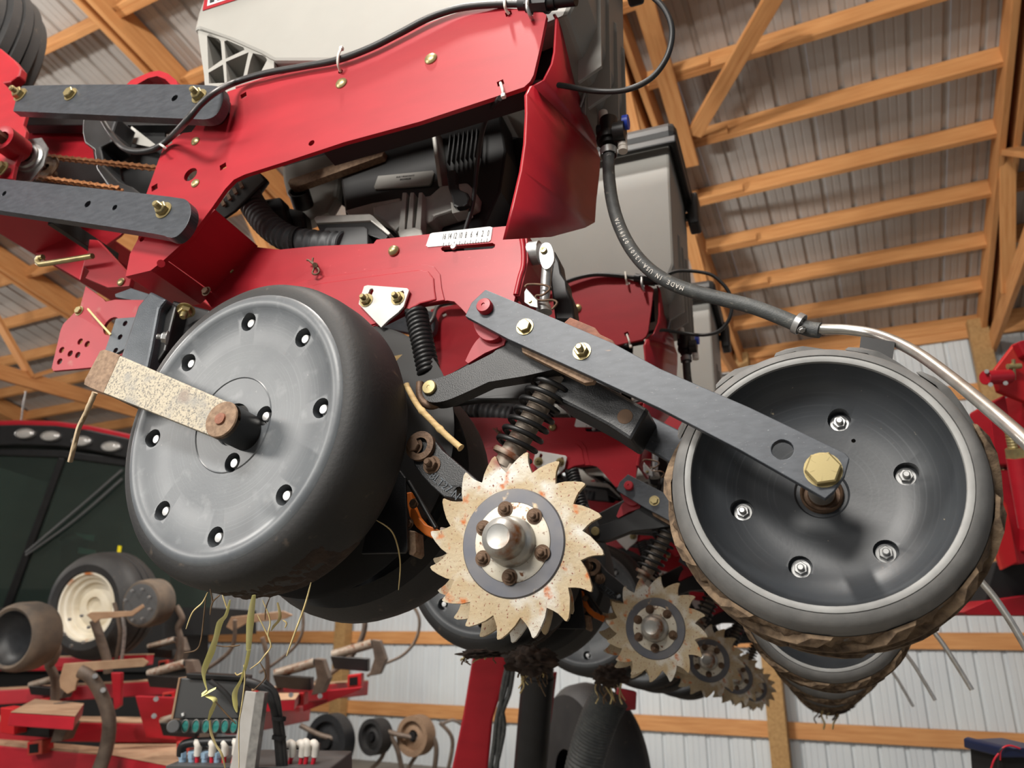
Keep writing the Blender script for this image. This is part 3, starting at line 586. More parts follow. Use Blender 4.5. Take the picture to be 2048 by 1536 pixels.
# cast bracket that carries the toothed wheels
plate('wheel_bracket', [(819, 890), (822, 876), (832, 867), (853, 865), (868, 878), (884, 900), (910, 922), (960, 965), (1000, 1040), (985, 1060), (930, 1005), (919, 999), (887, 994), (862, 972), (842, 950), (828, 930)], 0.040, 0.056, 'black_cast', [('c', 917, 983, 9)], bevel=0.003)
nx = (L(912, 1001, 0.04) - L(866, 962, 0.04)).normalized(); ny = V((0, 1, 0)).cross(nx); ny = -ny if ny.z < 0 else ny
mk('cast_lettering', text_geo('BLT27-N', 0.0135, Matrix.Translation(L(889, 972, 0.0397)) @ Matrix((nx, ny, V((0, -1, 0)))).transposed().to_4x4(), 0.0006, 0.95), 'grey_cast', unit, label='raised letters BLT27-N')
ubolt('hex_bolt', 829, 893, 0.038, 14, 'rust_bolt'); ubolt('lock_nut', 864, 930, 0.040, 14, 'rust_bolt')
mk('bracket_ring', lathe([(0.010, -0.004), (0.018, -0.004), (0.018, 0.006), (0.010, 0.006)], 24, axis_m(L(842, 893, 0.038), (0, 1, 0))), 'rust_bolt', unit, smooth=40)
plate('seed_guide', [(812, 985), (822, 983), (826, 1008), (836, 1032), (850, 1048), (884, 1062), (876, 1082), (850, 1070), (832, 1054), (819, 1034), (814, 1012)], 0.085, 0.096, 'orange', bevel=0.0015)
mk('seed_tube_rod', tube([L(817, 963, 0.075), L(872, 1056, 0.075)], 0.003, 8), 'black', unit, smooth=60)
ubolt('hex_bolt', 828, 1007, 0.083, 8, 'rust_bolt'); ubolt('hex_bolt', 818, 1047, 0.083, 8, 'rust_bolt')
mk('corn_stalk', tube(spline(lp([(812, 770), (838, 812), (858, 838), (890, 868), (922, 898)], 0.02), 4), 0.0035, 9), 'stalk', unit) if False else None

# ------------------------------------------------ toothed closing wheels
sn = ldir(20.3, -2.5); SM = axis_m(L(1026, 1085, 0.022), sn, (0, 0, 1)); RS = 0.0942 / 0.757 * LD(1026, 1085, 0.022)
tip = hit(SM, 840 + 825 / 3.84, 890 + 55 / 3.84); T0 = math.atan2(tip.y, tip.x)
cw = -1 if (hit(SM, 1100, 1085).to_2d().angle_signed(hit(SM, 1026, 1000).to_2d()) > 0) else 1   # which way is clockwise on screen
st = hit(SM, 1026, 985); st2 = hit(SM, 1110, 1085); cw = 1 if (st.x * st2.y - st.y * st2.x) > 0 else -1
NT = 16; star = []
for i in range(NT):
    a = T0 + cw * 2 * math.pi * i / NT; s = cw * 2 * math.pi / NT
    for k, rr in ((-0.70, 0.775), (-0.50, 0.852), (-0.28, 0.925), (-0.10, 0.985), (0.0, 1.0), (0.03, 0.985), (0.045, 0.94), (0.085, 0.885), (0.16, 0.835), (0.25, 0.795)): star.append((RS * rr * math.cos(a + s * k), RS * rr * math.sin(a + s * k)))
hole = circ(0, 0, 0.3 * RS, 40)
stg = prism(star, [hole], lambda p: V((p[0], p[1], 0 if math.hypot(*p) < 0.9 * RS else 0.0)), lambda p: V((p[0], p[1], 0.005)))
tw = mk('toothed_wheel', stg, 'spike', unit, bevel=0.0006, matrix=SM, label='pale rust-streaked steel wheel with sixteen hooked teeth')
lobj('wear_ring', [(0.42 * RS, -0.0002), (0.43 * RS, -0.0022), (0.57 * RS, -0.0022), (0.585 * RS, -0.0002)], 'spike_ring', tw, 72)
lobj('hub_plate', [(0, -0.004), (0.40 * RS, -0.0038), (0.425 * RS, -0.003), (0.43 * RS, 0.0)], 'spike_hub', tw, 64)
lobj('hub_cap', [(0.27 * RS, -0.004), (0.268 * RS, -0.010), (0.25 * RS, -0.015), (0.222 * RS, -0.017), (0.208 * RS, -0.019), (0.218 * RS, -0.021), (0.218 * RS, -0.032), (0.208 * RS, -0.036), (0.185 * RS, -0.040), (0.13 * RS, -0.0435), (0.12 * RS, -0.043), (0, -0.0445)], 'cap_metal', tw, 48, smooth=38)
for x, y in ((645, 468), (860, 558), (885, 808), (685, 968), (472, 872), (455, 622)):
    h = hit(SM, 840 + x / 3.84, 890 + y / 3.84, -0.006); a = math.atan2(h.y, h.x)
    bolt('lock_nut', V((0.365 * RS * math.cos(a), 0.365 * RS * math.sin(a), -0.004)), (0, 0, -1), 0.0062, 'rust_bolt', tw, spin=a, hs=0.75)
t2 = mk('toothed_wheel', tw.data, None, unit, matrix=axis_m(V(SM.translation) + V((-0.034, 0.085, 0.006)), ldir(16, -6), (0.2, 0, 1)))
mk('wheel_axle', cyl(V(SM.translation) + V((0, 0.002, 0)), V(SM.translation) + V((0, 0.085, 0)), 0.012, 16), 'rust_brown', unit, smooth=40)

# ------------------------------------------------ press wheel with lugged tread
pn = ldir(22.5, -8.5); PU = 0.036; PM = axis_m(L(1639, 953, PU), pn, (0, 0, 1)); RD = 0.1265 / 0.75 * LD(1639, 953, PU)
pw = lobj('press_wheel', [(0, 0.055), (0.018, 0.055), (0.024, 0.055), (0.026, 0.052), (0.55 * RD, 0.049), (0.70 * RD, 0.0455), (0.84 * RD, 0.036), (0.93 * RD, 0.022), (0.98 * RD, 0.008), (RD, 0.0), (RD, 0.06), (0, 0.07)], 'dish_plastic', unit, matrix=PM, label='black dished plastic wheel centre')
pb = [hit(PM, 1320 + x / 2.194, 660 + y / 2.194, 0.046) for x, y in ((785, 400), (1072, 632), (992, 970), (614, 1046), (352, 790))]
pr_ = sum(b.to_2d().length for b in pb) / 5
pp = [(pr_ * math.cos(math.atan2(b.y, b.x)), pr_ * math.sin(math.atan2(b.y, b.x))) for b in pb]
cut(pw, [lathe([(0, 0.0), (0.0112, 0.0), (0.0112, 0.056), (0, 0.056)], 24, Matrix.Translation((x, y, 0))) for x, y in pp] + [lathe([(0, 0.0), (0.0205, 0.0), (0.0205, 0.062), (0, 0.062)], 32)] + [lathe([(0, 0.0), (0.0022, 0.0), (0.0022, 0.058), (0, 0.058)], 8, Matrix.Translation(hit(PM, 1707, 880, 0.047)))])
for x, y in pp: bolt('lock_nut', V((x, y, 0.056)), (0, 0, -1), 0.0066, 'galv', pw, spin=x * 90, hs=0.8)
lobj('bearing', [(0.0205, 0.062), (0.0205, 0.052), (0.019, 0.050), (0.0175, 0.052), (0.017, 0.056), (0.0135, 0.056), (0.012, 0.050)], 'rust_bolt', pw, 36)
lobj('axle', [(0.0125, 0.064), (0.0125, -0.02), (0, -0.02)], 'cap_metal', pw, 24)
lobj('rim_band', [(RD * 1.0, 0.0), (RD * 1.004, -0.003), (RD * 1.028, -0.004), (RD * 1.052, -0.0035), (RD * 1.055, 0.0)], 'rubber_light', pw, 96)
lobj('tire', [(RD * 1.055, -0.001), (RD * 1.06, -0.004), (RD * 1.10, -0.003), (RD * 1.145, 0.003), (RD * 1.185, 0.014), (RD * 1.20, 0.026), (RD * 1.205, 0.05), (RD * 1.20, 0.074), (RD * 1.17, 0.092), (RD * 1.1, 0.1), (RD * 1.0, 0.1), (RD * 1.0, 0.0)], 'rubber_grey', pw, 128)
def mud_ring(R, z0, z1, a0, a1, na, nz_, amp, seed, base=0.0):
    vs_, fs = [], []
    for i in range(na + 1):
        a = a0 + (a1 - a0) * i / na; ed = min(1, min(i, na - i) / (na * 0.12))
        for j in range(nz_ + 1):
            z = z0 + (z1 - z0) * j / nz_; e2 = min(1, min(j, nz_ - j) / 1.5)
            p = V((math.cos(a) * 9, math.sin(a) * 9, z * 60 + seed)); n = noise.fractal(p, 1.0, 2.0, 4) + 0.6 * noise.noise(p * 5)
            r = R + base - 0.003 * (1 - ed * e2) + amp * max(-0.4, n) * ed * e2; vs_.append(V((r * math.cos(a), r * math.sin(a), z)))
    m = nz_ + 1
    for i in range(na):
        for j in range(nz_): fs.append((i * m + j, (i + 1) * m + j, (i + 1) * m + j + 1, i * m + j + 1))
    return vs_, fs
down = hit(PM, 1640, 1300); AD = math.atan2(down.y, down.x)
mk('mud_coat', mud_ring(RD * 1.203, 0.017, 0.093, AD - 2.0, AD + 2.0, 150, 12, 0.006, 3.1, 0.0018), 'mud', pw, smooth=60)
lug = None
for i in range(13):
    for s in (0, 1):
        a = AD + 2 * math.pi * (i + 0.5 * s) / 13
        if lug is None:
            vs_ = []
            for t in range(6):
                f = t / 5; aa = 0.62 * f ** 1.3; z = 0.014 + 0.044 * f
                for dr, da_ in ((0.0, -0.075), (0.0095, -0.055), (0.0095, 0.055), (0.0, 0.075)):
                    r = RD * 1.198 + dr * (0.35 if t == 0 else 1); vs_.append(V((r * math.cos(aa + da_), r * math.sin(aa + da_), z)))
            fs = [(t * 4 + k, t * 4 + k + 1, t * 4 + 5 + k, t * 4 + 4 + k) for t in range(5) for k in range(3)] + [(0, 3, 2, 1), (20, 21, 22, 23)]
            lug = [new_mesh('tread_lug', (vs_, fs), 50), new_mesh('tread_lug', ([V((v.x, v.y, 0.112 - v.z)) for v in vs_], fs), 50)]
            for q in lug: q.materials.append(MATS['mud'])
            clean = [q.copy() for q in lug]
            for q in clean: q.materials.clear(); q.materials.append(MATS['rubber_grey'])
        dn = abs((a + 0.3 - AD + math.pi) % (2 * math.pi) - math.pi)
        mk('tread_lug', lug[s] if dn < 2.0 else clean[s], None, pw, matrix=Matrix.Rotation(a, 4, 'Z'))
mk('gauge_mud', mud_ring(RP * 1.157, 0.03, 0.095, math.atan2(hit(GM, 470, 1300).y, hit(GM, 470, 1300).x) - 0.55, math.atan2(hit(GM, 470, 1300).y, hit(GM, 470, 1300).x) + 0.45, 60, 10, 0.004, 8.3, 0.0004), 'mud_dark', gw, smooth=60)
mk('bracket_tab', prism(pl([(1722, 672), (1790, 684), (1785, 720), (1718, 704)], 0.12), [], lambda p: V((p[0], 0.12, p[1])), lambda p: V((p[0], 0.125, p[1]))), 'black', unit)

# ------------------------------------------------ depth handle rod at the frame's end
hb = L(1056, 508, 0.12)
mk('handle_boss', cyl(hb, L(1080, 505, 0.12), 0.0165, 28), 'galv', unit, smooth=40)
plate('handle_fork', soft([(1078, 500), (1084, 487), (1095, 484), (1103, 490), (1108, 505), (1109, 522), (1098, 538), (1086, 538), (1079, 520)], range(9)), 0.110, 0.114, 'galv', bevel=0.0015)
plate('handle_fork', [(1078, 500), (1084, 487), (1095, 484), (1103, 490), (1108, 505), (1109, 522), (1098, 538), (1086, 538), (1079, 520)], 0.128, 0.132, 'galv', bevel=0.0015)
ubolt('pin', 1088, 502, 0.110, 7, 'zinc')
mk('handle_rod', tube(lp([(1094, 530), (1092, 560), (1090, 590), (1088, 603), (1087, 612), (1088, 626)], 0.12), [0.007, 0.0072, 0.0068, 0.0062, 0.0095, 0.011], 14), 'galv', unit, smooth=50)
wire('wire_clip', [(1050, 574), (1056, 569), (1080, 569), (1097, 573), (1098, 580), (1085, 590), (1073, 591), (1072, 598), (1084, 601), (1105, 600), (1114, 606), (1104, 619)], 0.105, 2.4, 'rust_bolt')
plate('clip_plate', [(1048, 583), (1052, 575), (1075, 600), (1076, 616), (1060, 612), (1048, 604)], 0.1, 0.103, 'galv')
ubolt('hex_bolt', 1060, 603, 0.1, 4)
plate('tread_guard', [(1108, 500), (1118, 520), (1122, 545), (1132, 560), (1134, 575), (1145, 600), (1150, 640), (1110, 640), (1100, 560)], 0.2, 0.23, 'black', bevel=0.003)

# ------------------------------------------------ seed meter inside the shank
plate('meter_housing', [(676, 325), (800, 285), (1000, 222), (1012, 300), (1000, 380), (960, 470), (780, 478), (690, 430)], 0.20, 0.26, 'meter_black', bevel=0.004)
plate('meter_casting', [(745, 412), (800, 400), (860, 390), (880, 372), (935, 365), (948, 380), (945, 400), (905, 420), (868, 432), (866, 440), (855, 446), (845, 443), (800, 450), (790, 462), (768, 440), (745, 428)], 0.165, 0.20, 'alloy', bevel=0.006)
plate('meter_casting', [(690, 420), (745, 405), (800, 395), (800, 430), (700, 435)], 0.185, 0.20, 'alloy', bevel=0.005)
plate('meter_casting', [(860, 250), (868, 250), (884, 370), (876, 372)], 0.165, 0.2, 'alloy', bevel=0.002)
for x in (800, 815, 832): plate('casting_rib', [(x + 5, 384), (x + 13, 384), (x + 9, 462), (x - 3, 462)], 0.150, 0.17, 'alloy', bevel=0.002)
plate('casting_foot', [(794, 461), (830, 454), (842, 458), (846, 474), (800, 478)], 0.145, 0.18, 'alloy', bevel=0.002)
plate('meter_latch', [(892, 346), (896, 341), (909, 339), (912, 344), (913, 368), (918, 378), (934, 385), (939, 396), (936, 406), (928, 412), (912, 414), (906, 411), (903, 395), (896, 375)], 0.135, 0.147, 'black', bevel=0.003)
plate('latch_seat', [(900, 402), (936, 416), (935, 420), (904, 427)], 0.148, 0.17, 'alloy', bevel=0.002)
ml = plate('meter_label', [(756, 352), (865, 341), (868, 345), (862, 366), (858, 370), (750, 378), (748, 374)], 0.196, 0.1995, 'hopper', bevel=0)
q0, q1 = L(790, 355, 0.196), L(832, 351, 0.196); qx = (q1 - q0).normalized(); qy = V((0, 1, 0)).cross(qx); qy = -qy if qy.z < 0 else qy
QM = Matrix((qx, qy, V((0, -1, 0)))).transposed().to_4x4()
mk('label_print', geo_join(text_geo('BUILT FROM PARTS', 0.0042, Matrix.Translation((q0 + q1) / 2 + V((0, -0.0004, 0))) @ QM), text_geo('84544628', 0.0056, Matrix.Translation(L(811, 358.5, 0.196) + V((0, -0.0004, 0))) @ QM)), 'ink', ml)
mk('vent_grille', geo_join(*[box(L(900 + i * 9, 300 - i * 2, 0.185), 0.0015, 0.01, 0.06) for i in range(8)]), 'meter_black', unit)
plate('motor_lid', [(627, 437), (633, 431), (738, 427), (746, 431), (781, 466), (776, 470), (740, 441), (632, 446)], 0.12, 0.16, 'alloy', bevel=0.002)
plate('motor_gasket', [(632, 446), (740, 441), (776, 470), (770, 482), (738, 470), (640, 465)], 0.125, 0.16, 'black', bevel=0.002)
plate('motor_box', [(648, 458), (652, 454), (728, 452), (734, 456), (735, 492), (649, 497)], 0.122, 0.17, 'panel_grey', bevel=0.003)
# air hose, spout and the pale funnel behind
hp = spline(lp([(490, 370), (498, 395), (512, 420), (530, 444), (556, 466), (590, 482), (640, 489), (690, 492)], 0.135), 14)
hr = 27 * mpx(520, 430, 0.135)
def corrug(pts, r, step=2, dr=0.86):
    return tube(pts, [r if (i // step) % 2 == 0 else r * dr for i in range(len(pts))], 20)
mk('air_hose', corrug(hp, hr, 2, 0.9), 'hose_grey', unit, smooth=30)
mk('hose_cuff', cyl(L(515, 350, 0.14), L(490, 385, 0.14), hr * 1.05, 24), 'black', unit, smooth=40)
mk('hose_strap', lathe([(hr * 1.0, -0.004), (hr * 1.06, -0.004), (hr * 1.06, 0.004), (hr * 1.0, 0.004)], 24, axis_m(L(600, 484, 0.135), (0.95, 0, -0.2))), 'black_soft', unit)
plate('funnel', [(562, 332), (680, 298), (678, 350), (672, 395), (655, 425), (606, 448), (596, 438), (590, 415), (570, 385), (564, 360)], 0.24, 0.266, 'hopper', bevel=0.008)
mk('spout', lathe([(0.016, -0.012), (0.0195, -0.012), (0.0195, 0.02), (0.016, 0.02)], 28, axis_m(L(601, 393, 0.205), ldir(5, -25))), 'black', unit, smooth=40)
mk('spout_inside', lathe([(0, 0), (0.0165, 0)], 28, axis_m(L(601, 393, 0.207), ldir(5, -25))), 'dark_hole', unit)
plate('meter_rail', [(575, 365), (578, 358), (762, 296), (768, 302), (764, 312), (590, 375), (580, 376)], 0.185, 0.20, 'rust_brown', bevel=0.002)
plate('elbow_block', [(520, 398), (560, 392), (575, 440), (570, 470), (540, 440)], 0.17, 0.2, 'black', bevel=0.006)
plate('elbow_block', [(560, 410), (605, 420), (612, 462), (590, 470), (566, 450)], 0.19, 0.22, 'black', bevel=0.006)
for i in range(4): plate('sprocket_slot', [(440 + i * 12, 402 - i * 12), (446 + i * 12, 398 - i * 12), (450 + i * 12, 408 - i * 12), (444 + i * 12, 412 - i * 12)], 0.098, 0.102, 'rust_brown', bevel=0)
plate('sprocket_guard', [(425, 425), (470, 365), (520, 345), (530, 360), (470, 420), (440, 440)], 0.104, 0.11, 'black', bevel=0.002)

# ------------------------------------------------ liquid valve, hose and steel drop tube
VU = 0.20
vb = L(1217, 268, VU)
mk('valve_body', geo_join(cyl(L(1217, 240, VU), L(1218, 292, VU), 0.014, 20), cyl(L(1195, 262, VU), L(1235, 258, VU), 0.0095, 16), cyl(L(1228, 266, VU - 0.01), L(1250, 262, VU - 0.01), 0.0155, 12), lathe([(0.012, -0.006), (0.0185, -0.006), (0.0195, 0), (0.0185, 0.006), (0.012, 0.006)], 18, axis_m(L(1217, 278, VU), (0, 0, 1)))), 'black', unit, smooth=35)
mk('valve_knob', geo_join(cyl(L(1246, 246, VU - 0.01), L(1257, 244, VU - 0.01), 0.0115, 16)), 'blue', unit, smooth=40)
mk('valve_tip', cyl(L(1208, 240, VU), L(1206, 225, VU), 0.0075, 14), 'white_plastic', unit, smooth=40)
mk('valve_barb', geo_join(*[cyl(L(1244 + i * 0.6, 272 + i * 8, VU), L(1244 + i * 0.6, 279 + i * 8, VU), 0.0075, 14) for i in range(4)]), 'white_plastic', unit, smooth=40)
HP = [(1218, 296), (1217, 330), (1219, 365), (1226, 410), (1240, 455), (1264, 500), (1300, 540), (1350, 570), (1420, 592), (1500, 612), (1560, 634), (1612, 656), (1640, 661)]
hu = [VU + (0.165 - VU) * i / 12 for i in range(13)]
hpath = spline([L(x, y, u) for (x, y), u in zip(HP, hu)], 8)
mk('liquid_hose', tube(hpath, 13.5 * mpx(1300, 540, 0.19), 18), 'hose', unit, smooth=60)
for (x, y), (x2, y2) in (((1217, 300), (1217.5, 312)), ((1592, 645), (1603, 650))):
    a, b = L(x, y, VU if x < 1300 else 0.166), L(x2, y2, VU if x < 1300 else 0.166); cl = mk('hose_clamp', lathe([(0.012, 0), (0.0132, 0), (0.0132, 1.0), (0.012, 1.0)], 28, axis_m(a, b - a) @ Matrix.Diagonal((1.02, 1.02, (b - a).length, 1))), 'galv', unit, smooth=40)
    bolt('hex_bolt', (a + b) / 2 + V((0.002, -0.008, -0.012)), (0.3, -0.3, -1), 0.004, 'galv', cl)
tpath = [(1625, 658, 0.166), (1660, 658, 0.165), (1700, 660, 0.16), (1745, 667, 0.15), (1790, 683, 0.13), (1840, 710, 0.105), (1900, 754, 0.07), (1960, 803, 0.03), (2010, 845, 0.0), (2060, 890, -0.02), (2130, 960, -0.03), (2200, 1050, -0.03)]
drop = mk('drop_tube', tube(spline([L(*p) for p in tpath], 8), 0.0062, 14), 'tube_steel', unit, smooth=60)
# print along the hose: reads from its lower end upwards, upside down
chars = 'MADE IN USA-12101 0719117A'[::-1]
cg = []
for i, ch in enumerate(chars):
    if ch == ' ': continue
    f = 0.32 + 0.30 * i / len(chars); k = f * (len(hpath) - 1); k0 = int(k); p = hpath[k0].lerp(hpath[min(k0 + 1, len(hpath) - 1)], k - k0); d = (hpath[min(k0 + 2, len(hpath) - 1)] - hpath[max(k0 - 1, 0)]).normalized()
    tc, _ = lray(1300, 540); nr = (tc - p); nr = (nr - d * nr.dot(d)).normalized(); xx = -d; yy = nr.cross(xx)
    cg.append(text_geo(ch, 0.0085, Matrix.Translation(p + nr * (13.7 * mpx(1300, 540, 0.19))) @ Matrix((xx, yy, nr)).transposed().to_4x4(), 0.00015))
mk('hose_print', geo_join(*cg), 'white_plastic', unit, label='small white print along the hose')
# latch hardware on the hopper side of the rear sheet
mk('latch_wire', tube(spline(lp([(1150, 115, 0.16), (1165, 118, 0.16), (1180, 130, 0.16), (1184, 150, 0.16), (1176, 168, 0.16), (1170, 185, 0.16), (1160, 215, 0.16)], 0.16), 6), 0.0022, 8), 'galv', unit, smooth=60)
plate('latch_hook', [(1143, 130), (1152, 118), (1160, 140), (1162, 160), (1150, 165)], 0.15, 0.158, 'galv')
plate('latch_hook', [(1157, 165), (1172, 178), (1170, 228), (1158, 220)], 0.165, 0.17, 'galv')
bolt('lock_nut', L(1150, 142, 0.15), (0.5, -0.85, 0), 0.008, 'zinc'); bolt('lock_nut', L(1160, 155, 0.16), (0.7, -0.7, 0), 0.006, 'galv')

# ------------------------------------------------ cables, connectors, cable ties
wire('cable', [(190, 215, 0.02), (205, 240, 0.01), (225, 272, 0.0), (248, 296, -0.01), (275, 303, -0.01), (310, 297, -0.012), (340, 276, -0.014), (372, 243, -0.06), (400, 210, -0.062), (432, 184, -0.05), (470, 165, -0.015), (530, 147, -0.012), (607, 133, -0.010), (675, 120, -0.010), (740, 96, -0.010), (800, 66, -0.010), (860, 35, -0.010), (920, 16, -0.008), (985, 9, -0.006), (1050, 8, -0.002)], 0.0, 6.2, 'cable')
wire('cable', [(1060, 168, 0.02), (1085, 166, 0.03), (1130, 172, 0.06), (1190, 182, 0.08), (1250, 180, 0.08), (1300, 158, 0.07), (1332, 118, 0.06), (1344, 72, 0.05), (1338, 35, 0.04), (1315, 2, 0.03), (1270, -25, 0.02), (1180, -25, 0.01), (1120, -5, 0.0), (1090, 4, -0.002)], 0.05, 6.0, 'cable')
wire('cable', [(1000, 196, -0.004), (985, 215, 0.03), (968, 250, 0.08), (958, 300, 0.12), (952, 350, 0.14), (945, 410, 0.15), (930, 462, 0.16)], 0.1, 5.0, 'cable')
mk('cable_connector', geo_join(cyl(L(1040, 8, -0.002), L(1058, 8, -0.002), 0.010, 16), cyl(L(1056, 8, -0.002), L(1098, 5, -0.002), 0.0145, 8), cyl(L(1110, 2, -0.002), L(1152, -3, -0.002), 0.010, 14), cyl(L(1096, 4, -0.002), L(1112, 2, -0.002), 0.012, 14)), 'black', unit, smooth=35)
def tie(pts, u, parent=None): mk('cable_tie', tube(spline(lp(pts, u), 5), 0.0021, 7), 'white_plastic', unit, smooth=60)
tie([(683, 96, -0.012), (677, 110, -0.018), (676, 128, -0.014), (681, 143, -0.002)], -0.012); tie([(1010, -6, -0.008), (1009, 8, -0.014), (1012, 20, -0.008), (1018, 28, -0.002)], -0.01)
tie([(1001, 166, -0.003), (1005, 180, -0.008), (1007, 193, -0.004)], -0.005); tie([(318, 288, -0.006), (324, 291, -0.02), (332, 297, -0.016)], -0.01)
for x, y in ((683, 97), (1007, 192)): mk('tie_head', box(L(x, y, -0.013), 0.006, 0.006, 0.006), 'white_plastic', unit, bevel=0.001)
mk('connector_clip', tube(spline(lp([(1056, -4, -0.016), (1054, 12, -0.02), (1060, 30, -0.012), (1064, 38, -0.002)], 0), 5), 0.0028, 8), 'galv', unit, smooth=60)

# ================================================================== seed hoppers
def hopper_parts(root):
    out = [(-0.68, 1.16), (-0.688, 1.04)] + [tuple((L(x, y, 0.02).x, L(x, y, 0.02).z)) for x, y in ((387, 62), (398, 57), (455, 77), (520, 106), (536, 116), (548, 121), (660, 121))] + [(-0.15, 0.80), (0.0, 0.735), (0.05, 0.745), (0.072, 0.80), (0.075, 1.16)]
    pr = prism(out, [], lambda p: V((p[0], 0.02, p[1])), lambda p: V((p[0], 0.29, p[1])))
    mk('hopper_body', pr, 'hopper', root, bevel=0.014)
    lat = [(395, 60), (455, 78), (520, 107), (548, 121), (548, 168), (540, 210), (412, 210), (408, 150)]
    H1 = [[(1514, 262), (1530, 245), (1600, 285), (1614, 302), (1625, 436), (1524, 508)], [(1640, 302), (1660, 294), (1780, 346), (1788, 364), (1650, 430)], [(1652, 452), (1818, 382), (1768, 610), (1660, 610)], [(1524, 532), (1630, 472), (1642, 606), (1528, 610)], [(1850, 388), (1938, 408), (1953, 440), (1898, 545), (1797, 590), (1832, 440)]]
    hs = [[tuple((L(x / 3.657, y / 3.657, 0.024).x, L(x / 3.657, y / 3.657, 0.024).z)) for x, y in h] for h in H1]
    mk('base_lattice', prism([tuple((L(x, y, 0.024).x, L(x, y, 0.024).z)) for x, y in lat], hs, lambda p: V((p[0], 0.024, p[1])), lambda p: V((p[0], 0.14, p[1]))), 'hopper', root, bevel=0.0015)
    mk('lattice_back', prism([tuple((L(x, y, 0.024).x, L(x, y, 0.024).z)) for x, y in lat], [], lambda p: V((p[0], 0.14, p[1])), lambda p: V((p[0], 0.145, p[1]))), 'hopper_rib', root)
    for i in range(4):
        u = 0.10 + i * 0.055
        mk('base_rib', prism([(0.03, 0.985), (0.066, 0.93), (0.066, 0.72), (0.03, 0.70)], [], lambda p: V((p[0] + 0.012, u, p[1])), lambda p: V((p[0] + 0.012, u + 0.006, p[1]))), 'hopper', root, bevel=0.001)
    lid = mk('lid', box((-0.302, 0.155, 1.175), 0.80, 0.33, 0.05), 'black', root, bevel=0.018)
    mk('lid_rim', prism([(-0.705, -0.012), (0.098, -0.012), (0.098, 0.322), (-0.705, 0.322)], [[(-0.69, 0.003), (0.083, 0.003), (0.083, 0.307), (-0.69, 0.307)]], lambda p: V((p[0], p[1], 1.128)), lambda p: V((p[0], p[1], 1.15))), 'black', lid, bevel=0.004)
    mk('latch', box((0.098, 0.27, 1.115), 0.03, 0.06, 0.10), 'black', lid, bevel=0.006)
hop = empty('seed_hopper', label='pale grey plastic seed hopper with a ribbed base and a red logo corner', cat='hopper', group='seed hoppers', matrix=unit_matrix(0))
hopper_parts(hop)
lg = lambda pts, u: prism([tuple((L(x, y, u).x, L(x, y, u).z)) for x, y in pts], [], lambda p: V((p[0], u, p[1])), lambda p: V((p[0], u + 0.0012, p[1])))
hops = [hop]
HLAB = {1: 'pale grey seed hopper with black lid rim behind the blue-knobbed valve', 2: 'small pale grey seed hopper under the sagging liquid hose', 3: 'pale grey seed hopper fourth from the outer end of the row', 4: 'pale grey seed hopper fifth from the outer end of the row'}
KIDS = {}
for o in bpy.data.objects:
    if o.parent: KIDS.setdefault(o.parent.name, []).append(o)
def clone(o, parent=None):
    c = o.copy(); scene.collection.objects.link(c)
    if parent is not None: c.parent = parent
    for ch in KIDS.get(o.name, []): clone(ch, c)
    return c
for k in range(1, 5):
    c = clone(hop); c.matrix_world = unit_matrix(k); c['label'] = HLAB[k]
lo = mk('logo', lg([(418, -60), (405, 21), (470, 0), (640, -60)], 0.0185), 'red', hop, label='red logo patch with white line and black letters')
mk('logo_line', lg([(424, -55), (414, 12), (468, -6), (625, -55)], 0.0178), 'decal_white', lo)
mk('logo_letters', geo_join(lg([(424, -50), (419, 6), (428, 3), (433, -50)], 0.0170), lg([(437, -50), (434, 1), (441, -1), (448, -50)], 0.0170), lg([(452, -50), (450, -4), (458, -6), (464, -50)], 0.0170)), 'ink', lo)

# ================================================================== the other row units
ULAB = {1: 'red planter row unit second from the outer end of the row', 2: 'red planter row unit third from the outer end of the row', 3: 'red planter row unit fourth from the outer end of the row', 4: 'red planter row unit fifth from the outer end of the row'}
tube2 = new_mesh('drop_tube', tube(spline([L(x, y, 0.13, 1) for x, y in ((1500, 1000), (1640, 985), (1760, 1010), (1870, 1070), (1966, 1168), (2010, 1226), (2048, 1288), (2085, 1352))], 8), 0.0062, 12), 60); tube2.materials.append(MATS['tube_steel'])
tube3 = new_mesh('drop_tube', tube(spline([L(x, y, 0.13, 2) for x, y in ((1590, 1160), (1700, 1150), (1800, 1190), (1871, 1268), (1910, 1325), (1944, 1380))], 8), 0.0062, 12), 60); tube3.materials.append(MATS['tube_steel'])
for k in range(1, 5):
    c = clone(unit); c.matrix_world = unit_matrix(k); c['label'] = ULAB[k]
    for ch in c.children:
        if ch.name.startswith('drop_tube'): ch.data = tube2 if k == 1 else tube3

# ================================================================== toolbar, carrier tire
v1, v2 = L(100, 436, 0.14), L(12, 478, 0.14)
tb = mk('planter_toolbar', prism([(v1.x, v1.z), (v2.x, v2.z), (v2.x, v2.z + 0.06), (v1.x, v1.z + 0.05)], [], lambda p: V((p[0], -0.30, p[1])), lambda p: V((p[0], 3.9, p[1]))), 'red', None, bevel=0.006,
        label='long dark red square toolbar behind the lower link bar', cat='toolbar', matrix=unit_matrix(0))
ct = empty('carrier_tire', label='black ribbed tire on a red arm beside the upper link bar', cat='tire', matrix=unit_matrix(0) @ Matrix.Translation((-1.795, 0.0, 1.375)))
rt = 0.328; pf = []
for i, s in enumerate((0.93, 0.985, 1.0, 0.985, 0.93)):
    z0 = 0.075 + i * 0.030; pf += [(rt * (s - 0.03), z0), (rt * s, z0 + 0.002), (rt * s * 1.003, z0 + 0.025), (rt * (s - 0.03), z0 + 0.027)]
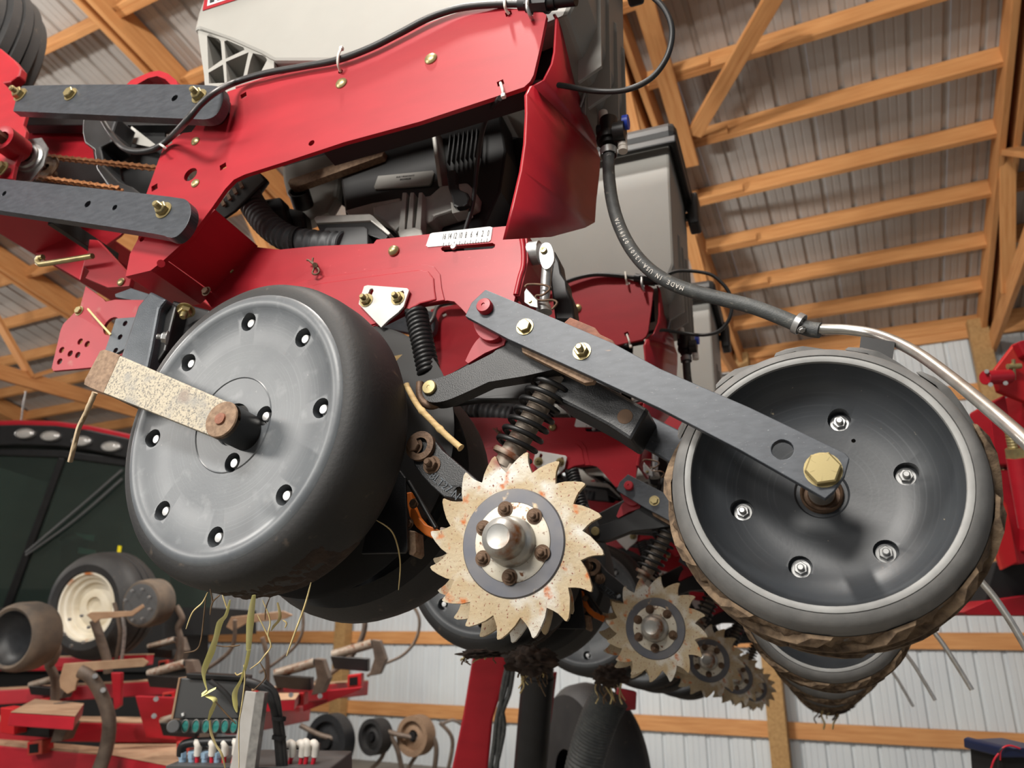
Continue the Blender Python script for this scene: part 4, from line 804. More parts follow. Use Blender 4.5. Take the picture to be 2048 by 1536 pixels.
mk('tread', lathe([(rt * 0.55, 0.06), (rt * 0.86, 0.062)] + pf + [(rt * 0.86, 0.235), (rt * 0.55, 0.235)], 96, axis_m((0, 0, 0), (0, 1, 0), (0, 0, 1))), 'rubber', ct, smooth=30)
mk('wheel_arm', prism([tuple((L(x, y, 0.03).x + 1.795, L(x, y, 0.03).z - 1.375)) for x, y in [(-160, 20), (0, 96), (24, 116), (40, 136), (36, 152), (20, 164), (0, 168), (-160, 130)]], [], lambda p: V((p[0], 0.03, p[1])), lambda p: V((p[0], 0.05, p[1]))), 'red', ct, bevel=0.004)

# ================================================================== background machines
FH = V((0, 1, 0))
def cpl(root, name, pts, d, th, material, bevel=0.004, parent=None, **kw):
    o = mk(name, prism(list(pts), [], lambda p: at(p[0], p[1], d), lambda p: at(p[0], p[1], d) + FH * th), material, None, bevel=bevel, **kw); return under(parent or root, o)
def cw_(root, name, pts, d, rpx, material, n=6, seg=10, flat=1.0, parent=None, **kw):
    P = [at(p[0], p[1], p[2] if len(p) > 2 else d) for p in pts]
    return under(parent or root, mk(name, tube(spline(P, n), rpx * d / FPX, seg, flat), material, None, smooth=60, **kw))
def root_at(name, x, d, **kw):
    p = at(x, 1400, d); e = empty(name, (p.x, p.y, 0), **kw); bpy.context.view_layer.update(); return e
# ---------------- tractor
TD = 6.8
tr = root_at('tractor', 120, TD, label='red and black tractor with a dark glazed cab and roof lights', cat='tractor')
top = [(-120, 858), (-40, 851), (40, 849), (110, 851), (180, 860), (250, 875), (340, 900)]
cpl(tr, 'cab_roof', top + [(x, y + 40) for x, y in reversed(top)], TD - 0.1, 1.5, 'black', 0.01)
cpl(tr, 'roof_cap', [(x, y - 9) for x, y in top] + [(x, y + 1) for x, y in reversed(top)], TD - 0.08, 1.45, 'red', 0.008)
for i, (x, y) in enumerate(((50, 867), (101, 872), (163, 882), (222, 893))):
    hl = under(tr, mk('work_light', lathe([(0.088, 0.02), (0.088, -0.012), (0.078, -0.018), (0.07, -0.006), (0.068, 0.0)], 28, axis_m(at(x, y, TD - 0.115), V((0.05, 1, 0)), (0, 0, 1)) @ Matrix.Diagonal((0.52, 1, 1, 1))), 'galv', None, smooth=40))
    under(hl, mk('light_lens', lathe([(0.07, -0.004), (0.05, -0.012), (0, -0.016)], 24, axis_m(at(x, y, TD - 0.115), V((0.05, 1, 0)), (0, 0, 1)) @ Matrix.Diagonal((0.52, 1, 1, 1))), 'lens', None, smooth=60))
cpl(tr, 'windshield', [(-120, 900), (120, 912), (118, 928), (10, 1215), (-120, 1215)], TD, 0.006, 'cab_glass', 0)
cpl(tr, 'windshield', [(126, 912), (340, 945), (340, 1215), (16, 1215), (122, 930)], TD, 0.006, 'cab_glass', 0)
cpl(tr, 'cab_pillar', [(117, 915), (129, 917), (20, 1215), (4, 1215)], TD - 0.03, 0.06, 'black', 0.006)
cpl(tr, 'cab_pillar', [(-120, 893), (120, 900), (340, 930), (340, 944), (120, 914), (-120, 906)], TD - 0.03, 0.05, 'black', 0.006)
for y in (0, 18): cw_(tr, 'wiper_arm', [(244, 940 + y), (150, 1022 + y), (52, 1105 + y * 0.3)], TD - 0.06, 2.4, 'panel_grey')
cpl(tr, 'cab_wall', [(-160, 880), (420, 930), (420, 1260), (-160, 1260)], TD + 1.3, 0.05, 'cab_inside', 0)
cpl(tr, 'cab_floor', [(-160, 1215), (420, 1215), (420, 1270), (-160, 1270)], TD + 0.02, 1.3, 'black_soft', 0)
cpl(tr, 'seat', [(120, 1080), (170, 1075), (185, 1110), (190, 1200), (110, 1200)], TD + 0.7, 0.4, 'black_soft', 0.03)
cpl(tr, 'door_post', [(196, 1045), (238, 1050), (250, 1215), (200, 1215)], TD + 0.4, 0.1, 'cab_inside', 0.01)
under(tr, mk('steering_wheel', lathe([(0.135 + 0.012 * math.cos(a), 0.012 * math.sin(a)) for a in [i * math.pi / 4 for i in range(8)]], 32, axis_m(at(153, 1078, TD + 0.3), V((0.1, -0.45, 0.9))), closed=True), 'black', None, smooth=60))
cpl(tr, 'monitor', [(150, 1066), (188, 1070), (186, 1082), (168, 1078)], TD + 0.28, 0.02, 'screen_teal', 0.003); cpl(tr, 'monitor', [(157, 1094), (190, 1100), (188, 1110), (155, 1106)], TD + 0.2, 0.03, 'screen_teal', 0.003)
cpl(tr, 'warning_tag', [(236, 1091), (243, 1092), (240, 1115), (233, 1112)], TD - 0.01, 0.004, 'yellow', 0)
cpl(tr, 'hood', [(-160, 1215), (330, 1215), (330, 1345), (-160, 1345)], TD - 0.3, 1.0, 'black_soft', 0.02)
cpl(tr, 'chassis', [(-160, 1345), (330, 1345), (330, 1650), (-160, 1650)], TD - 0.2, 1.0, 'black_soft', 0.02)
cpl(tr, 'side_panel', [(-60, 1318), (205, 1318), (212, 1342), (-60, 1342)], TD - 0.36, 0.05, 'red', 0.008)
cw_(tr, 'antenna', [(52, 782), (46, 815), (42, 846)], TD, 1.6, 'galv')
# ---------------- field cultivator in front of it
CD = 3.9
cu = root_at('field_cultivator', 250, CD, label='dust-covered red field cultivator with curved shanks and trip springs', cat='implement')
def bar(x0, y0, x1, y1, d0, d1, w, h):
    a, b = at(x0, y0, d0), at(x1, y1, d1); m = under(cu, mk('frame_bar', beam(a, b, w, h), 'red', None, bevel=0.006))
    under(m, mk('dust_layer', beam(a + V((0, 0, h / 2 + 0.003)), b + V((0, 0, h / 2 + 0.003)), w * 0.96, 0.006), 'dust', None))
bar(-120, 1500, 470, 1556, 3.75, 3.6, 0.16, 0.12); bar(-120, 1455, 420, 1462, 3.9, 3.9, 0.22, 0.09); bar(-120, 1400, 360, 1372, 4.4, 4.6, 0.2, 0.08)
bar(470, 1448, 606, 1425, 3.9, 4.9, 0.10, 0.10); bar(480, 1400, 724, 1376, 4.0, 5.2, 0.10, 0.09); bar(-100, 1330, 300, 1320, 4.6, 4.6, 0.1, 0.06)
cpl(cu, 'frame_bar', [(270, 1392), (345, 1395), (352, 1480), (292, 1476)], 3.7, 0.04, 'red'); cpl(cu, 'frame_bar', [(605, 1386), (724, 1374), (720, 1380), (606, 1424)], 4.7, 0.05, 'red')
cpl(cu, 'gusset', [(222, 1345), (242, 1345), (240, 1412), (228, 1420)], 3.75, 0.03, 'red'); cpl(cu, 'gusset', [(0, 1415), (28, 1418), (28, 1470), (0, 1466)], 3.5, 0.1, 'red_dusty')
def deck(pts, z):
    P = []
    for x, y in pts:
        r = ray(x, y); P.append(CAM + r * ((z - CAM.z) / r.z))
    n = len(P); b = mk('deck_plate', (P + [p - V((0, 0, 0.05)) for p in P], [tuple(range(n)), tuple(range(2 * n - 1, n - 1, -1))] + [(i, (i + 1) % n, n + (i + 1) % n, n + i) for i in range(n)]), 'red', None, bevel=0.003); under(cu, b)
    under(b, mk('dust_layer', ([p + V((0, 0, 0.003)) for p in P], [tuple(range(n))]), 'dust', None))
deck([(205, 1508), (372, 1540), (392, 1494), (255, 1468)], 0.89); deck([(20, 1426), (150, 1434), (168, 1408), (70, 1399)], 1.1); deck([(480, 1404), (590, 1400), (600, 1386), (500, 1388)], 1.1)
def trip(x, y, s, d):
    ch = cpl(cu, 'trip_channel', [(x, y), (x + 82 * s, y + 6 * s), (x + 82 * s, y + 34 * s), (x + 8 * s, y + 28 * s)], d, 0.09, 'black')
    a, b = at(x + 6 * s, y - 2 * s, d + 0.04), at(x + 92 * s, y - 27 * s, d + 0.04)
    under(ch, mk('trip_spring', helix(a, b, 9 * s * d / FPX, 22, 1.9 * s * d / FPX, 5, 10), 'damper', None, smooth=60)); under(ch, mk('spring_core', cyl(a, b, 7 * s * d / FPX, 10), 'black', None, smooth=50))
    cpl(cu, 'trip_arm', [(x + 90 * s, y - 36 * s), (x + 108 * s, y - 34 * s), (x + 122 * s, y + 8 * s), (x + 108 * s, y + 40 * s), (x + 84 * s, y + 44 * s), (x + 96 * s, y + 6 * s)], d - 0.02, 0.1, 'shank')
    sq = cpl(cu, 'tube_socket', [(x + 38 * s, y + 42 * s), (x + 68 * s, y + 38 * s), (x + 68 * s, y + 66 * s), (x + 38 * s, y + 70 * s)], d - 0.03, 0.1, 'red_dusty')
    cpl(cu, 'socket_hole', [(x + 42 * s, y + 47 * s), (x + 60 * s, y + 45 * s), (x + 60 * s, y + 63 * s), (x + 42 * s, y + 65 * s)], d - 0.033, 0.004, 'dark_hole', 0, parent=sq)
for t in ((16, 1442, 1.0, 3.6), (56, 1372, 0.62, 4.3), (292, 1350, 0.85, 4.0), (293, 1296, 0.62, 4.8), (545, 1350, 0.92, 4.2), (660, 1312, 0.92, 4.8), (318, 1446, 0.9, 3.4)): trip(*t)
def shank(pts, d, rpx, m='shank', flat=0.35, name='shank'): return cw_(cu, name, pts, d, rpx, m, 8, 8, flat)
shank([(160, 1342), (182, 1355), (204, 1392), (218, 1440), (214, 1490), (198, 1540), (180, 1580)], 3.3, 12, flat=1.3)
shank([(95, 1275), (114, 1294), (106, 1320), (98, 1330), (110, 1356), (110, 1405)], 3.9, 8, flat=1.2); shank([(352, 1212), (364, 1236), (356, 1256), (362, 1282), (358, 1322)], 4.2, 6, flat=1.2)
shank([(188, 1240), (200, 1275), (214, 1320), (216, 1345)], 4.0, 9, flat=1.0); shank([(228, 1205), (236, 1235), (240, 1270), (232, 1320)], 4.1, 4); shank([(245, 1228), (249, 1265), (243, 1322)], 4.1, 3.5, 'galv')
shank([(704, 1180), (726, 1222), (728, 1262), (706, 1308), (664, 1345), (620, 1372)], 5.0, 6, flat=0.8); shank([(815, 1195), (838, 1235), (832, 1278), (806, 1310), (765, 1330), (735, 1352)], 5.2, 3.5, flat=0.8)
shank([(604, 1215), (606, 1255), (592, 1290), (556, 1322), (520, 1345)], 5.0, 3.5, flat=0.8); shank([(525, 1275), (535, 1320), (534, 1380)], 4.4, 5, flat=0.8); shank([(470, 1240), (466, 1290), (440, 1320), (400, 1345)], 4.4, 4.5, flat=0.8)
for pts, d in (([(120, 1376), (118, 1360), (127, 1327), (285, 1316), (297, 1324), (288, 1333), (196, 1340), (170, 1346), (154, 1362), (150, 1380), (134, 1388)], 3.3), ([(452, 1254), (462, 1234), (566, 1222), (586, 1230), (570, 1238), (494, 1246), (466, 1262)], 4.5), ([(172, 1230), (182, 1224), (262, 1222), (285, 1208), (288, 1214), (264, 1232), (200, 1238), (190, 1246)], 3.9)): cpl(cu, 'sweep', pts, d, 0.012, 'dust', 0.003)
for x, y in ((190, 1352), (206, 1380), (312, 1398), (308, 1432), (582, 1390), (640, 1392)): under(cu, mk('bolt_head', cyl(at(x, y, 3.25), at(x, y, 3.35), 0.011, 8), 'galv', None))
def bgwheel(root_name, label, cat, x, y, d, rpx, axis, tire_prof, rim_prof, tm, rm, bolts=0, boltr=0.5, extra=None, group=None):
    r = root_at(root_name, x, d, label=label, cat=cat, group=group) if label else cu
    S = rpx * d / FPX; M = axis_m(at(x, y, d), axis, (0, 0, 1))
    t = under(r, mk('tire', lathe([(a * S, b * S) for a, b in tire_prof], 56, M), tm, None, smooth=35))
    w = under(r, mk('wheel_disc', lathe([(a * S, b * S) for a, b in rim_prof], 48, M), rm, None, smooth=35))
    for i in range(bolts):
        a = 2 * math.pi * i / bolts + 0.3; p = M @ V((boltr * S * math.cos(a), boltr * S * math.sin(a), extra or 0))
        under(w, mk('wheel_nut', cyl(p, p - V(axis).normalized() * 0.012, 0.05 * S, 8), 'galv', None))
    return r, M, S
ribs = [(1.0, 0.30), (1.0, 0.42), (0.975, 0.43), (0.975, 0.45), (1.01, 0.46), (1.01, 0.58), (0.985, 0.59), (0.985, 0.61), (1.01, 0.62), (1.0, 0.76)]
bgwheel('cultivator_wheel', 'black ribbed tire on a rusty white rim beside the tractor', 'wheel', 168, 1214, 4.3, 106, (0.24, 0.97, 0.10), [(0.60, 0.10), (0.66, 0.02), (0.78, 0.0), (0.92, 0.08), (0.98, 0.2)] + ribs + [(0.9, 0.95), (0.6, 0.95)], [(0, 0.30), (0.16, 0.30), (0.17, 0.24), (0.30, 0.24), (0.40, 0.30), (0.44, 0.22), (0.50, 0.22), (0.53, 0.14), (0.58, 0.12), (0.60, 0.05), (0.64, 0.05), (0.62, 0.2)], 'rubber', 'rim_white', 5, 0.24, 0.24)
bgwheel('gauge_roller', 'small chevron-treaded wheel with dark disc in front of the cab', 'wheel', 281, 1208, 4.1, 46, (0.26, 0.96, 0.12), [(0.86, 0.0), (0.95, 0.03), (1.0, 0.12), (1.03, 0.5), (1.0, 1.0), (0.86, 1.05)], [(0, -0.02), (0.3, -0.03), (0.78, -0.02), (0.86, 0.0), (0.86, 0.1)], 'rubber_dusty', 'panel_grey', 8, 0.66, -0.02)
bgwheel('gauge_roller', 'dusty smooth wheel with a hollow bolted dish at the picture edge', 'wheel', 18, 1276, 3.6, 66, (0.28, 0.96, 0.08), [(0.80, 0.05), (0.88, 0.0), (0.98, 0.1), (1.03, 0.3), (1.03, 0.8), (0.95, 1.05), (0.8, 1.05)], [(0, 0.42), (0.45, 0.42), (0.66, 0.30), (0.78, 0.06), (0.80, 0.05), (0.8, 0.3)], 'rubber_dusty', 'black_cast', 6, 0.5, 0.40)
bpy.data.objects['gauge_roller.001']['label'] = 'dusty smooth wheel with a hollow bolted dish beside the cultivator frame'
# ---------------- disc tool along the back wall
dt = root_at('disc_tool', 740, 6.0, label='dark disc harrow with coulters and curved shanks by the back wall', cat='implement')
for x, y, r, m, ax_ in ((654, 1484, 52, 'black_cast', (0.5, 0.85, 0.0)), (744, 1474, 34, 'rubber', (0.55, 0.8, 0)), (826, 1472, 38, 'rust_brown', (0.5, 0.85, 0.0)), (1128, 1500, 40, 'black', (0.4, 0.9, 0))):
    S = r * 6.0 / FPX; M = axis_m(at(x, y, 6.0), ax_, (0, 0, 1)); c = under(dt, mk('coulter_disc', lathe([(0, 0.03), (0.25 * S, 0.03), (0.3 * S, 0.0), (0.7 * S, 0.02), (0.74 * S, -0.02), (S, -0.02), (S, 0.1), (0, 0.1)], 40, M), m, None, smooth=30))
    under(c, mk('disc_hub', lathe([(0, -0.02), (0.22 * S, -0.02), (0.24 * S, 0.03)], 20, M), 'black', None, smooth=40))
for pts, r in (([(600, 1450), (640, 1470), (700, 1490), (690, 1540)], 5), ([(765, 1460), (800, 1470), (845, 1478)], 5), ([(780, 1470), (795, 1500), (805, 1545)], 5), ([(770, 1500), (760, 1520), (735, 1545)], 4), ([(850, 1450), (872, 1490), (868, 1545)], 5), ([(880, 1445), (905, 1480), (895, 1545)], 4), ([(880, 1450), (905, 1440), (925, 1450)], 3), ([(840, 1500), (820, 1530), (810, 1550)], 4)): cw_(dt, 'shank', pts, 6.0, r, 'shank', 6, 8)
under(dt, mk('tool_bar', beam(at(560, 1600, 6.1), at(1250, 1600, 6.1), 0.12, 0.12), 'shank', None, bevel=0.01))
# ---------------- sprayer control box on its post
BD = 1.75
cb = root_at('control_box', 420, BD, label='dark grey control box with a row of teal flow windows', cat='control box')
pn_ = cpl(cb, 'panel', [(359, 1356), (491, 1364), (477, 1437), (344, 1437)], BD, 0.06, 'panel_grey', 0.003); cpl(cb, 'panel_edge', [(357, 1355), (361, 1356), (346, 1438), (341, 1438)], BD - 0.003, 0.06, 'dust', 0.001, parent=pn_)
cpl(cb, 'hinge_rail', [(372, 1346), (492, 1352), (490, 1362), (372, 1357)], BD - 0.01, 0.05, 'black', 0.003); cpl(cb, 'panel_button', [(362, 1427), (367, 1426), (368, 1432), (363, 1433)], BD - 0.004, 0.01, 'decal_white', 0.001, parent=pn_)
cpl(cb, 'manifold', [(358, 1438), (480, 1438), (474, 1468), (352, 1466)], BD + 0.005, 0.04, 'panel_grey', 0.003); under(cb, mk('knob', cyl(at(346, 1453, BD - 0.03), at(352, 1453, BD + 0.03), 12 * BD / FPX, 24), 'panel_grey', None, smooth=40, bevel=0.002))
for x in (371, 392, 412, 432, 450, 468):
    w = under(cb, mk('flow_window', lathe([(0.012, 0.01), (0.013, -0.002), (0.0115, -0.004), (0.0115, 0.0)], 20, axis_m(at(x, 1452, BD), V((0, 1, 0)), (0, 0, 1)) @ Matrix.Diagonal((1.15, 0.7, 1, 1))), 'hopper', None, smooth=40)); under(w, mk('window_lens', lathe([(0.0115, -0.001), (0, -0.003)], 20, axis_m(at(x, 1452, BD), V((0, 1, 0)), (0, 0, 1)) @ Matrix.Diagonal((1.15, 0.7, 1, 1))), 'teal', None, smooth=60))
under(cb, mk('pipe', tube(spline([at(362, 1510, BD), at(364, 1494, BD), at(374, 1487, BD), at(400, 1484, BD), at(480, 1482, BD)], 6), 0.010, 14), 'black', None, smooth=60))
cpl(cb, 'base_shelf', [(330, 1531), (660, 1536), (660, 1580), (330, 1580)], BD - 0.05, 0.25, 'panel_grey', 0.004)
cpl(cb, 'stand_leg', [(350, 1570), (380, 1570), (330, 2400), (295, 2400)], BD, 0.06, 'black', 0.004)
for x in (365, 384, 410, 434): under(cb, mk('union_nut', geo_join(cyl(at(x, 1503, BD), at(x, 1514, BD), 0.010, 6), cyl(at(x, 1514, BD), at(x, 1535, BD), 0.008, 12)), 'light_blue', None))
for x, y, dx_ in ((392, 1484, -2), (421, 1484, -1), (446, 1484, -3), (468, 1482, -10), (581, 1486, -10), (601, 1486, -7), (611, 1484, -6), (627, 1486, -9)):
    e = under(cb, mk('elbow_fitting', tube(spline([at(x - 4, y + 3, BD + 0.02), at(x, y, BD), at(x + 4, y + 4, BD - 0.005), at(x + 4, y + 14, BD - 0.005), at(x + 3, y + 26, BD - 0.005)], 4), 0.0085, 12), 'white_plastic', None, smooth=60))
    under(e, mk('red_tube', tube([at(x + 3, y + 24, BD - 0.005), at(x + 3 + dx_, y + 60, BD - 0.005)], 0.0050, 10), 'red_tube', None, smooth=60))
under(cb, mk('pipe', tube([at(570, 1492, BD + 0.02), at(640, 1492, BD + 0.02)], 0.008, 12), 'black', None, smooth=60))
sp_ = mk('angle_post', prism([(491, 1382), (512, 1384), (490, 1545), (380, 2350), (320, 2350), (458, 1545)], [], lambda p: at(p[0], p[1], 1.66), lambda p: at(p[0], p[1], 1.66) + FH * 0.004), 'white_steel', None, bevel=0.001, label='bright aluminium angle post beside the control box', cat='post')
mk('post_flange', prism([(512, 1384), (529, 1386), (508, 1545), (400, 2350), (380, 2350), (490, 1545)], [], lambda p: at(p[0], p[1], 1.66), lambda p: at(p[0], p[1], 1.66) + V((0.0, 0.03, 0))), 'galv', sp_)
ch_ = root_at('cable_harness', 550, 1.72, label='black cable harness strapped together beside the aluminium post', cat='cable')
for pts, r in (([(420, 1362), (450, 1385), (475, 1420), (492, 1460), (512, 1545)], 5), ([(492, 1362), (525, 1375), (546, 1410), (556, 1460), (566, 1545)], 8), ([(500, 1368), (538, 1385), (550, 1430), (560, 1545)], 7), ([(520, 1368), (545, 1380), (556, 1410), (566, 1470), (572, 1545)], 5), ([(530, 1362), (552, 1385), (560, 1420), (558, 1440)], 4)): cw_(ch_, 'cable', pts, 1.72, r, 'cable')
for y in (1437, 1475): under(ch_, mk('cable_strap', lathe([(0.014, -0.004), (0.016, -0.004), (0.016, 0.004), (0.014, 0.004)], 20, axis_m(at(558, y, 1.72), V((0.1, 0, 1)))), 'black_soft', None))
# ---------------- lift mast, cylinder and hoses under the planter
MD = 2.7
ms = mk('lift_mast', prism([(948, 1296), (1020, 1296), (1004, 1380), (985, 1440), (960, 1700), (925, 2055), (820, 2055), (870, 1700), (926, 1430)], [], lambda p: at(p[0], p[1], MD), lambda p: at(p[0], p[1], MD) + FH * 0.14), 'red', None, bevel=0.008, label='pinkish red steel mast standing under the planter', cat='mast')
hh = root_at('hose_bundle', 1000, MD, label='thin grey hydraulic hoses running down the red mast', cat='hose')
for pts in ([(1022, 1300), (1012, 1370), (995, 1430), (988, 1490), (978, 1560)], [(1030, 1310), (1020, 1380), (1006, 1420), (1000, 1450), (992, 1560)], [(1015, 1330), (1002, 1400), (1008, 1450), (1000, 1500), (985, 1560)]): cw_(hh, 'hose', pts, MD - 0.05, 5, 'hose')
hc = mk('hydraulic_cylinder', geo_join(cyl(at(1076, 1352, 2.5), at(1030, 1900, 2.5), 33 * 2.5 / FPX, 32), cyl(at(1078, 1335, 2.5), at(1076, 1352, 2.5), 30 * 2.5 / FPX, 32)), 'black', None, smooth=40, label='thick glossy black hydraulic cylinder beside the red mast', cat='cylinder')
mk('red_strut', prism([(1106, 1345), (1114, 1345), (1102, 1445), (1096, 1445)], [], lambda p: at(p[0], p[1], 2.6), lambda p: at(p[0], p[1], 2.6) + FH * 0.05), 'red', None, label='thin red strut behind the black cylinder', cat='strut')
dk = root_at('implement_tire', 1180, 3.3, label='black tire in shadow behind the ribbed air duct', cat='tire')
under(dk, mk('tread', lathe([(0.1, -0.12), (0.32, -0.11), (0.36, -0.06), (0.37, 0), (0.36, 0.06), (0.32, 0.11), (0.1, 0.12)], 48, axis_m(at(1180, 1545, 3.3), V((0.9, 0.4, 0)))), 'rubber', None, smooth=40))
dp = [at(1222, 1392, 2.4), at(1206, 1420, 2.4), at(1190, 1460, 2.4), at(1174, 1510, 2.4), at(1160, 1570, 2.4)]
mk('air_duct', corrug(spline(dp, 16), 38 * 2.4 / FPX, 1, 0.93), 'hose', None, smooth=50, label='thick ribbed dark grey air duct rising under the planter', cat='duct')
mk('red_bracket', prism([(1236, 1376), (1274, 1384), (1272, 1420), (1230, 1422)], [], lambda p: at(p[0], p[1], 2.8), lambda p: at(p[0], p[1], 2.8) + FH * 0.06), 'red_dull', None, label='dull red bracket above the ribbed air duct', cat='bracket', bevel=0.004)
# ---------------- wing lift frame at the far right
RDp = 2.1
rf = root_at('wing_lift_frame', 2020, RDp, label='red lift frame with pins and a turnbuckle beside the press wheel', cat='frame')
R_ = lambda X, Y: (1780 + X / 2.56, 660 + Y / 2.56)
cpl(rf, 'gusset_plate', [R_(640, 68), R_(662, 60), (2120, 690), (2120, 830), R_(560, 312), R_(530, 212)], RDp, 0.02, 'red_dusty')
cpl(rf, 'frame_plate', [R_(655, 60), (2120, 660), (2120, 720), R_(690, 130)], RDp - 0.03, 0.03, 'red'); cpl(rf, 'gusset_plate', [R_(425, 520), R_(470, 380), R_(512, 370), R_(505, 620), R_(470, 575)], RDp + 0.1, 0.015, 'red_dusty')
cpl(rf, 'column', [R_(508, 380), R_(590, 330), R_(660, 690), R_(545, 690)], RDp + 0.03, 0.1, 'red'); cpl(rf, 'column', [R_(545, 715), R_(690, 715), (2100, 1120), R_(660, 1200), R_(560, 850)], RDp + 0.05, 0.1, 'red')
cpl(rf, 'column', [R_(690, 300), (2120, 820), (2120, 1130), R_(700, 1130)], RDp + 0.02, 0.1, 'red'); cpl(rf, 'frame_plate', [R_(568, 850), R_(605, 900), R_(655, 1190), R_(572, 1232), R_(548, 1140), R_(552, 930)], RDp - 0.02, 0.012, 'red_dusty')
cpl(rf, 'shade_block', [R_(540, 1190), (2120, 1110), (2120, 1215), R_(480, 1400)], RDp + 0.15, 0.2, 'black_soft'); cpl(rf, 'cross_beam', [R_(370, 1445), R_(500, 1385), (2120, 1180), (2120, 1232), R_(400, 1460)], RDp + 0.12, 0.1, 'red')  # the black block stands in for shade behind the frame
pc = under(rf, mk('pivot_pin', geo_join(cyl(at(*R_(485, 245), RDp - 0.05), at(*R_(612, 238), RDp - 0.03), 14 * RDp / FPX, 24)), 'red', None, smooth=40, bevel=0.002))
for X, Y in ((495, 212), (515, 280), (592, 272)): under(pc, mk('pin_bolt', cyl(at(*R_(X, Y), RDp - 0.07), at(*R_(X, Y), RDp - 0.03), 0.006, 8), 'galv', None))
under(rf, mk('lynch_pin', geo_join(cyl(at(*R_(602, 188), RDp - 0.03), at(*R_(668, 184), RDp - 0.03), 0.008, 12), cyl(at(*R_(632, 150), RDp - 0.03), at(*R_(634, 255), RDp - 0.03), 0.005, 10)), 'zinc', None, smooth=40))
under(rf, mk('turnbuckle_rod', geo_join(tube([at(*R_(606, 480), RDp - 0.04) + (at(*R_(640, 660), RDp - 0.04) - at(*R_(606, 480), RDp - 0.04)) * (i / 24) for i in range(25)], [0.012 if i % 2 else 0.0135 for i in range(25)], 12)), 'zinc', None))
under(rf, mk('turnbuckle_nut', cyl(at(*R_(641, 605), RDp - 0.04), at(*R_(648, 655), RDp - 0.04), 0.026, 6), 'zinc', None)); under(rf, mk('turnbuckle_body', cyl(at(*R_(648, 652), RDp - 0.04), at(*R_(712, 1010), RDp - 0.04), 0.026, 16), 'red', None, smooth=40))
bt = root_at('battery_box', 2030, 1.9, label='blue and black battery box with red wires', cat='battery')
cpl(bt, 'box', [(2006, 1498), (2090, 1500), (2090, 1560), (2010, 1560)], 1.9, 0.15, 'black_soft', 0.006); cpl(bt, 'cover', [(2003, 1496), (2012, 1492), (2030, 1497), (2090, 1494), (2090, 1516), (2004, 1516)], 1.88, 0.17, 'battery', 0.006)
for pts, m in (([(2000, 1520), (2002, 1500), (2018, 1491), (2040, 1497)], 'red_tube'), ([(1980, 1545), (1988, 1520), (2000, 1504)], 'red_tube'), ([(1997, 1545), (1998, 1505), (2012, 1493)], 'cable')): cw_(bt, 'wire', pts, 1.87, 1.8, m)

# ================================================================== straw, stalks, roots
SD = LD(470, 1200, -0.03)
def strand(pts, d, r, m, label, cat, group=None, flat=1.0, n=6, name='straw_strand'):
    P = spline([at(p[0], p[1], d) for p in pts], n); k = len(P)
    rr = r if isinstance(r, list) else [r * (1 - 0.55 * abs(2 * i / (k - 1) - 1) ** 3) for i in range(k)]
    return mk(name, tube(P, [v * d / FPX for v in rr], 6, flat), m, None, smooth=60, label=label, cat=cat, group=group)
G = 'dry straw strands hanging under the gauge wheel'; LS = 'thin dry straw strand hanging under the smooth gauge wheel'
def leaf(pts, ws, label, m='straw_green'):
    P = spline([at(p[0], p[1], SD) for p in pts], 5); k = len(P); W_ = []
    for i in range(k):
        f = i / (k - 1) * (len(ws) - 1); a = int(min(f, len(ws) - 2)); W_.append((ws[a] + (ws[a + 1] - ws[a]) * (f - a)) * SD / FPX)
    return mk('dried_leaf', tube(P, W_, 6, 0.18), m, None, smooth=60, label=label, cat='straw', group='dry leaf blades under the gauge wheel')
leaf([(460, 1200), (452, 1230), (440, 1245), (432, 1275), (422, 1305), (410, 1335), (408, 1355), (414, 1380)], [2, 4, 7, 6, 8, 7, 3, 1], 'pale green leaf blade twisting down from the gauge wheel')
leaf([(508, 1190), (503, 1220), (500, 1250), (497, 1300)], [4, 7, 8, 5], 'broad pale green leaf bundle hanging under the gauge wheel')
leaf([(498, 1300), (492, 1330), (482, 1360), (470, 1385), (471, 1410), (474, 1425)], [4, 4, 3, 6, 5, 1], 'long yellow leaf blade below the leaf bundle')
leaf([(414, 1380), (404, 1390), (432, 1376)], [2, 5, 3], 'crumpled yellow leaf knot in front of the control box'); leaf([(410, 1391), (430, 1400), (424, 1420), (417, 1440)], [2, 6, 8, 3], 'folded yellow leaf in front of the control box')
leaf([(420, 1440), (422, 1465), (432, 1490), (444, 1510), (452, 1545)], [2, 3, 2, 2.5, 1], 'curling straw tail in front of the elbow fittings', 'straw')
leaf([(555, 1205), (560, 1235), (548, 1252), (542, 1262)], [2, 4, 4, 1], 'short curled leaf below the gauge wheel tread', 'straw')
for pts in ([(415, 1185), (405, 1205), (385, 1225), (372, 1258)], [(412, 1190), (408, 1230), (402, 1280), (392, 1300), (368, 1306)], [(440, 1190), (425, 1205), (420, 1230)], [(480, 1290), (470, 1292), (450, 1293), (432, 1291)], [(515, 1230), (530, 1260), (542, 1290), (530, 1310), (518, 1325), (500, 1338)], [(525, 1200), (540, 1240), (536, 1270), (544, 1295)], [(520, 1325), (530, 1345), (528, 1360), (505, 1382)], [(487, 1330), (490, 1350), (487, 1385), (482, 1420), (478, 1450), (478, 1540)], [(540, 1195), (532, 1215), (530, 1240)], [(565, 1240), (573, 1246), (570, 1256)], [(485, 1345), (475, 1350), (470, 1345)], [(430, 1402), (450, 1425), (472, 1448)], [(445, 1190), (450, 1205), (455, 1220)], [(420, 1178), (425, 1200), (424, 1212)]): strand(pts, SD, 1.6, 'straw' if pts[0][0] % 2 else 'root', LS, 'straw', G)
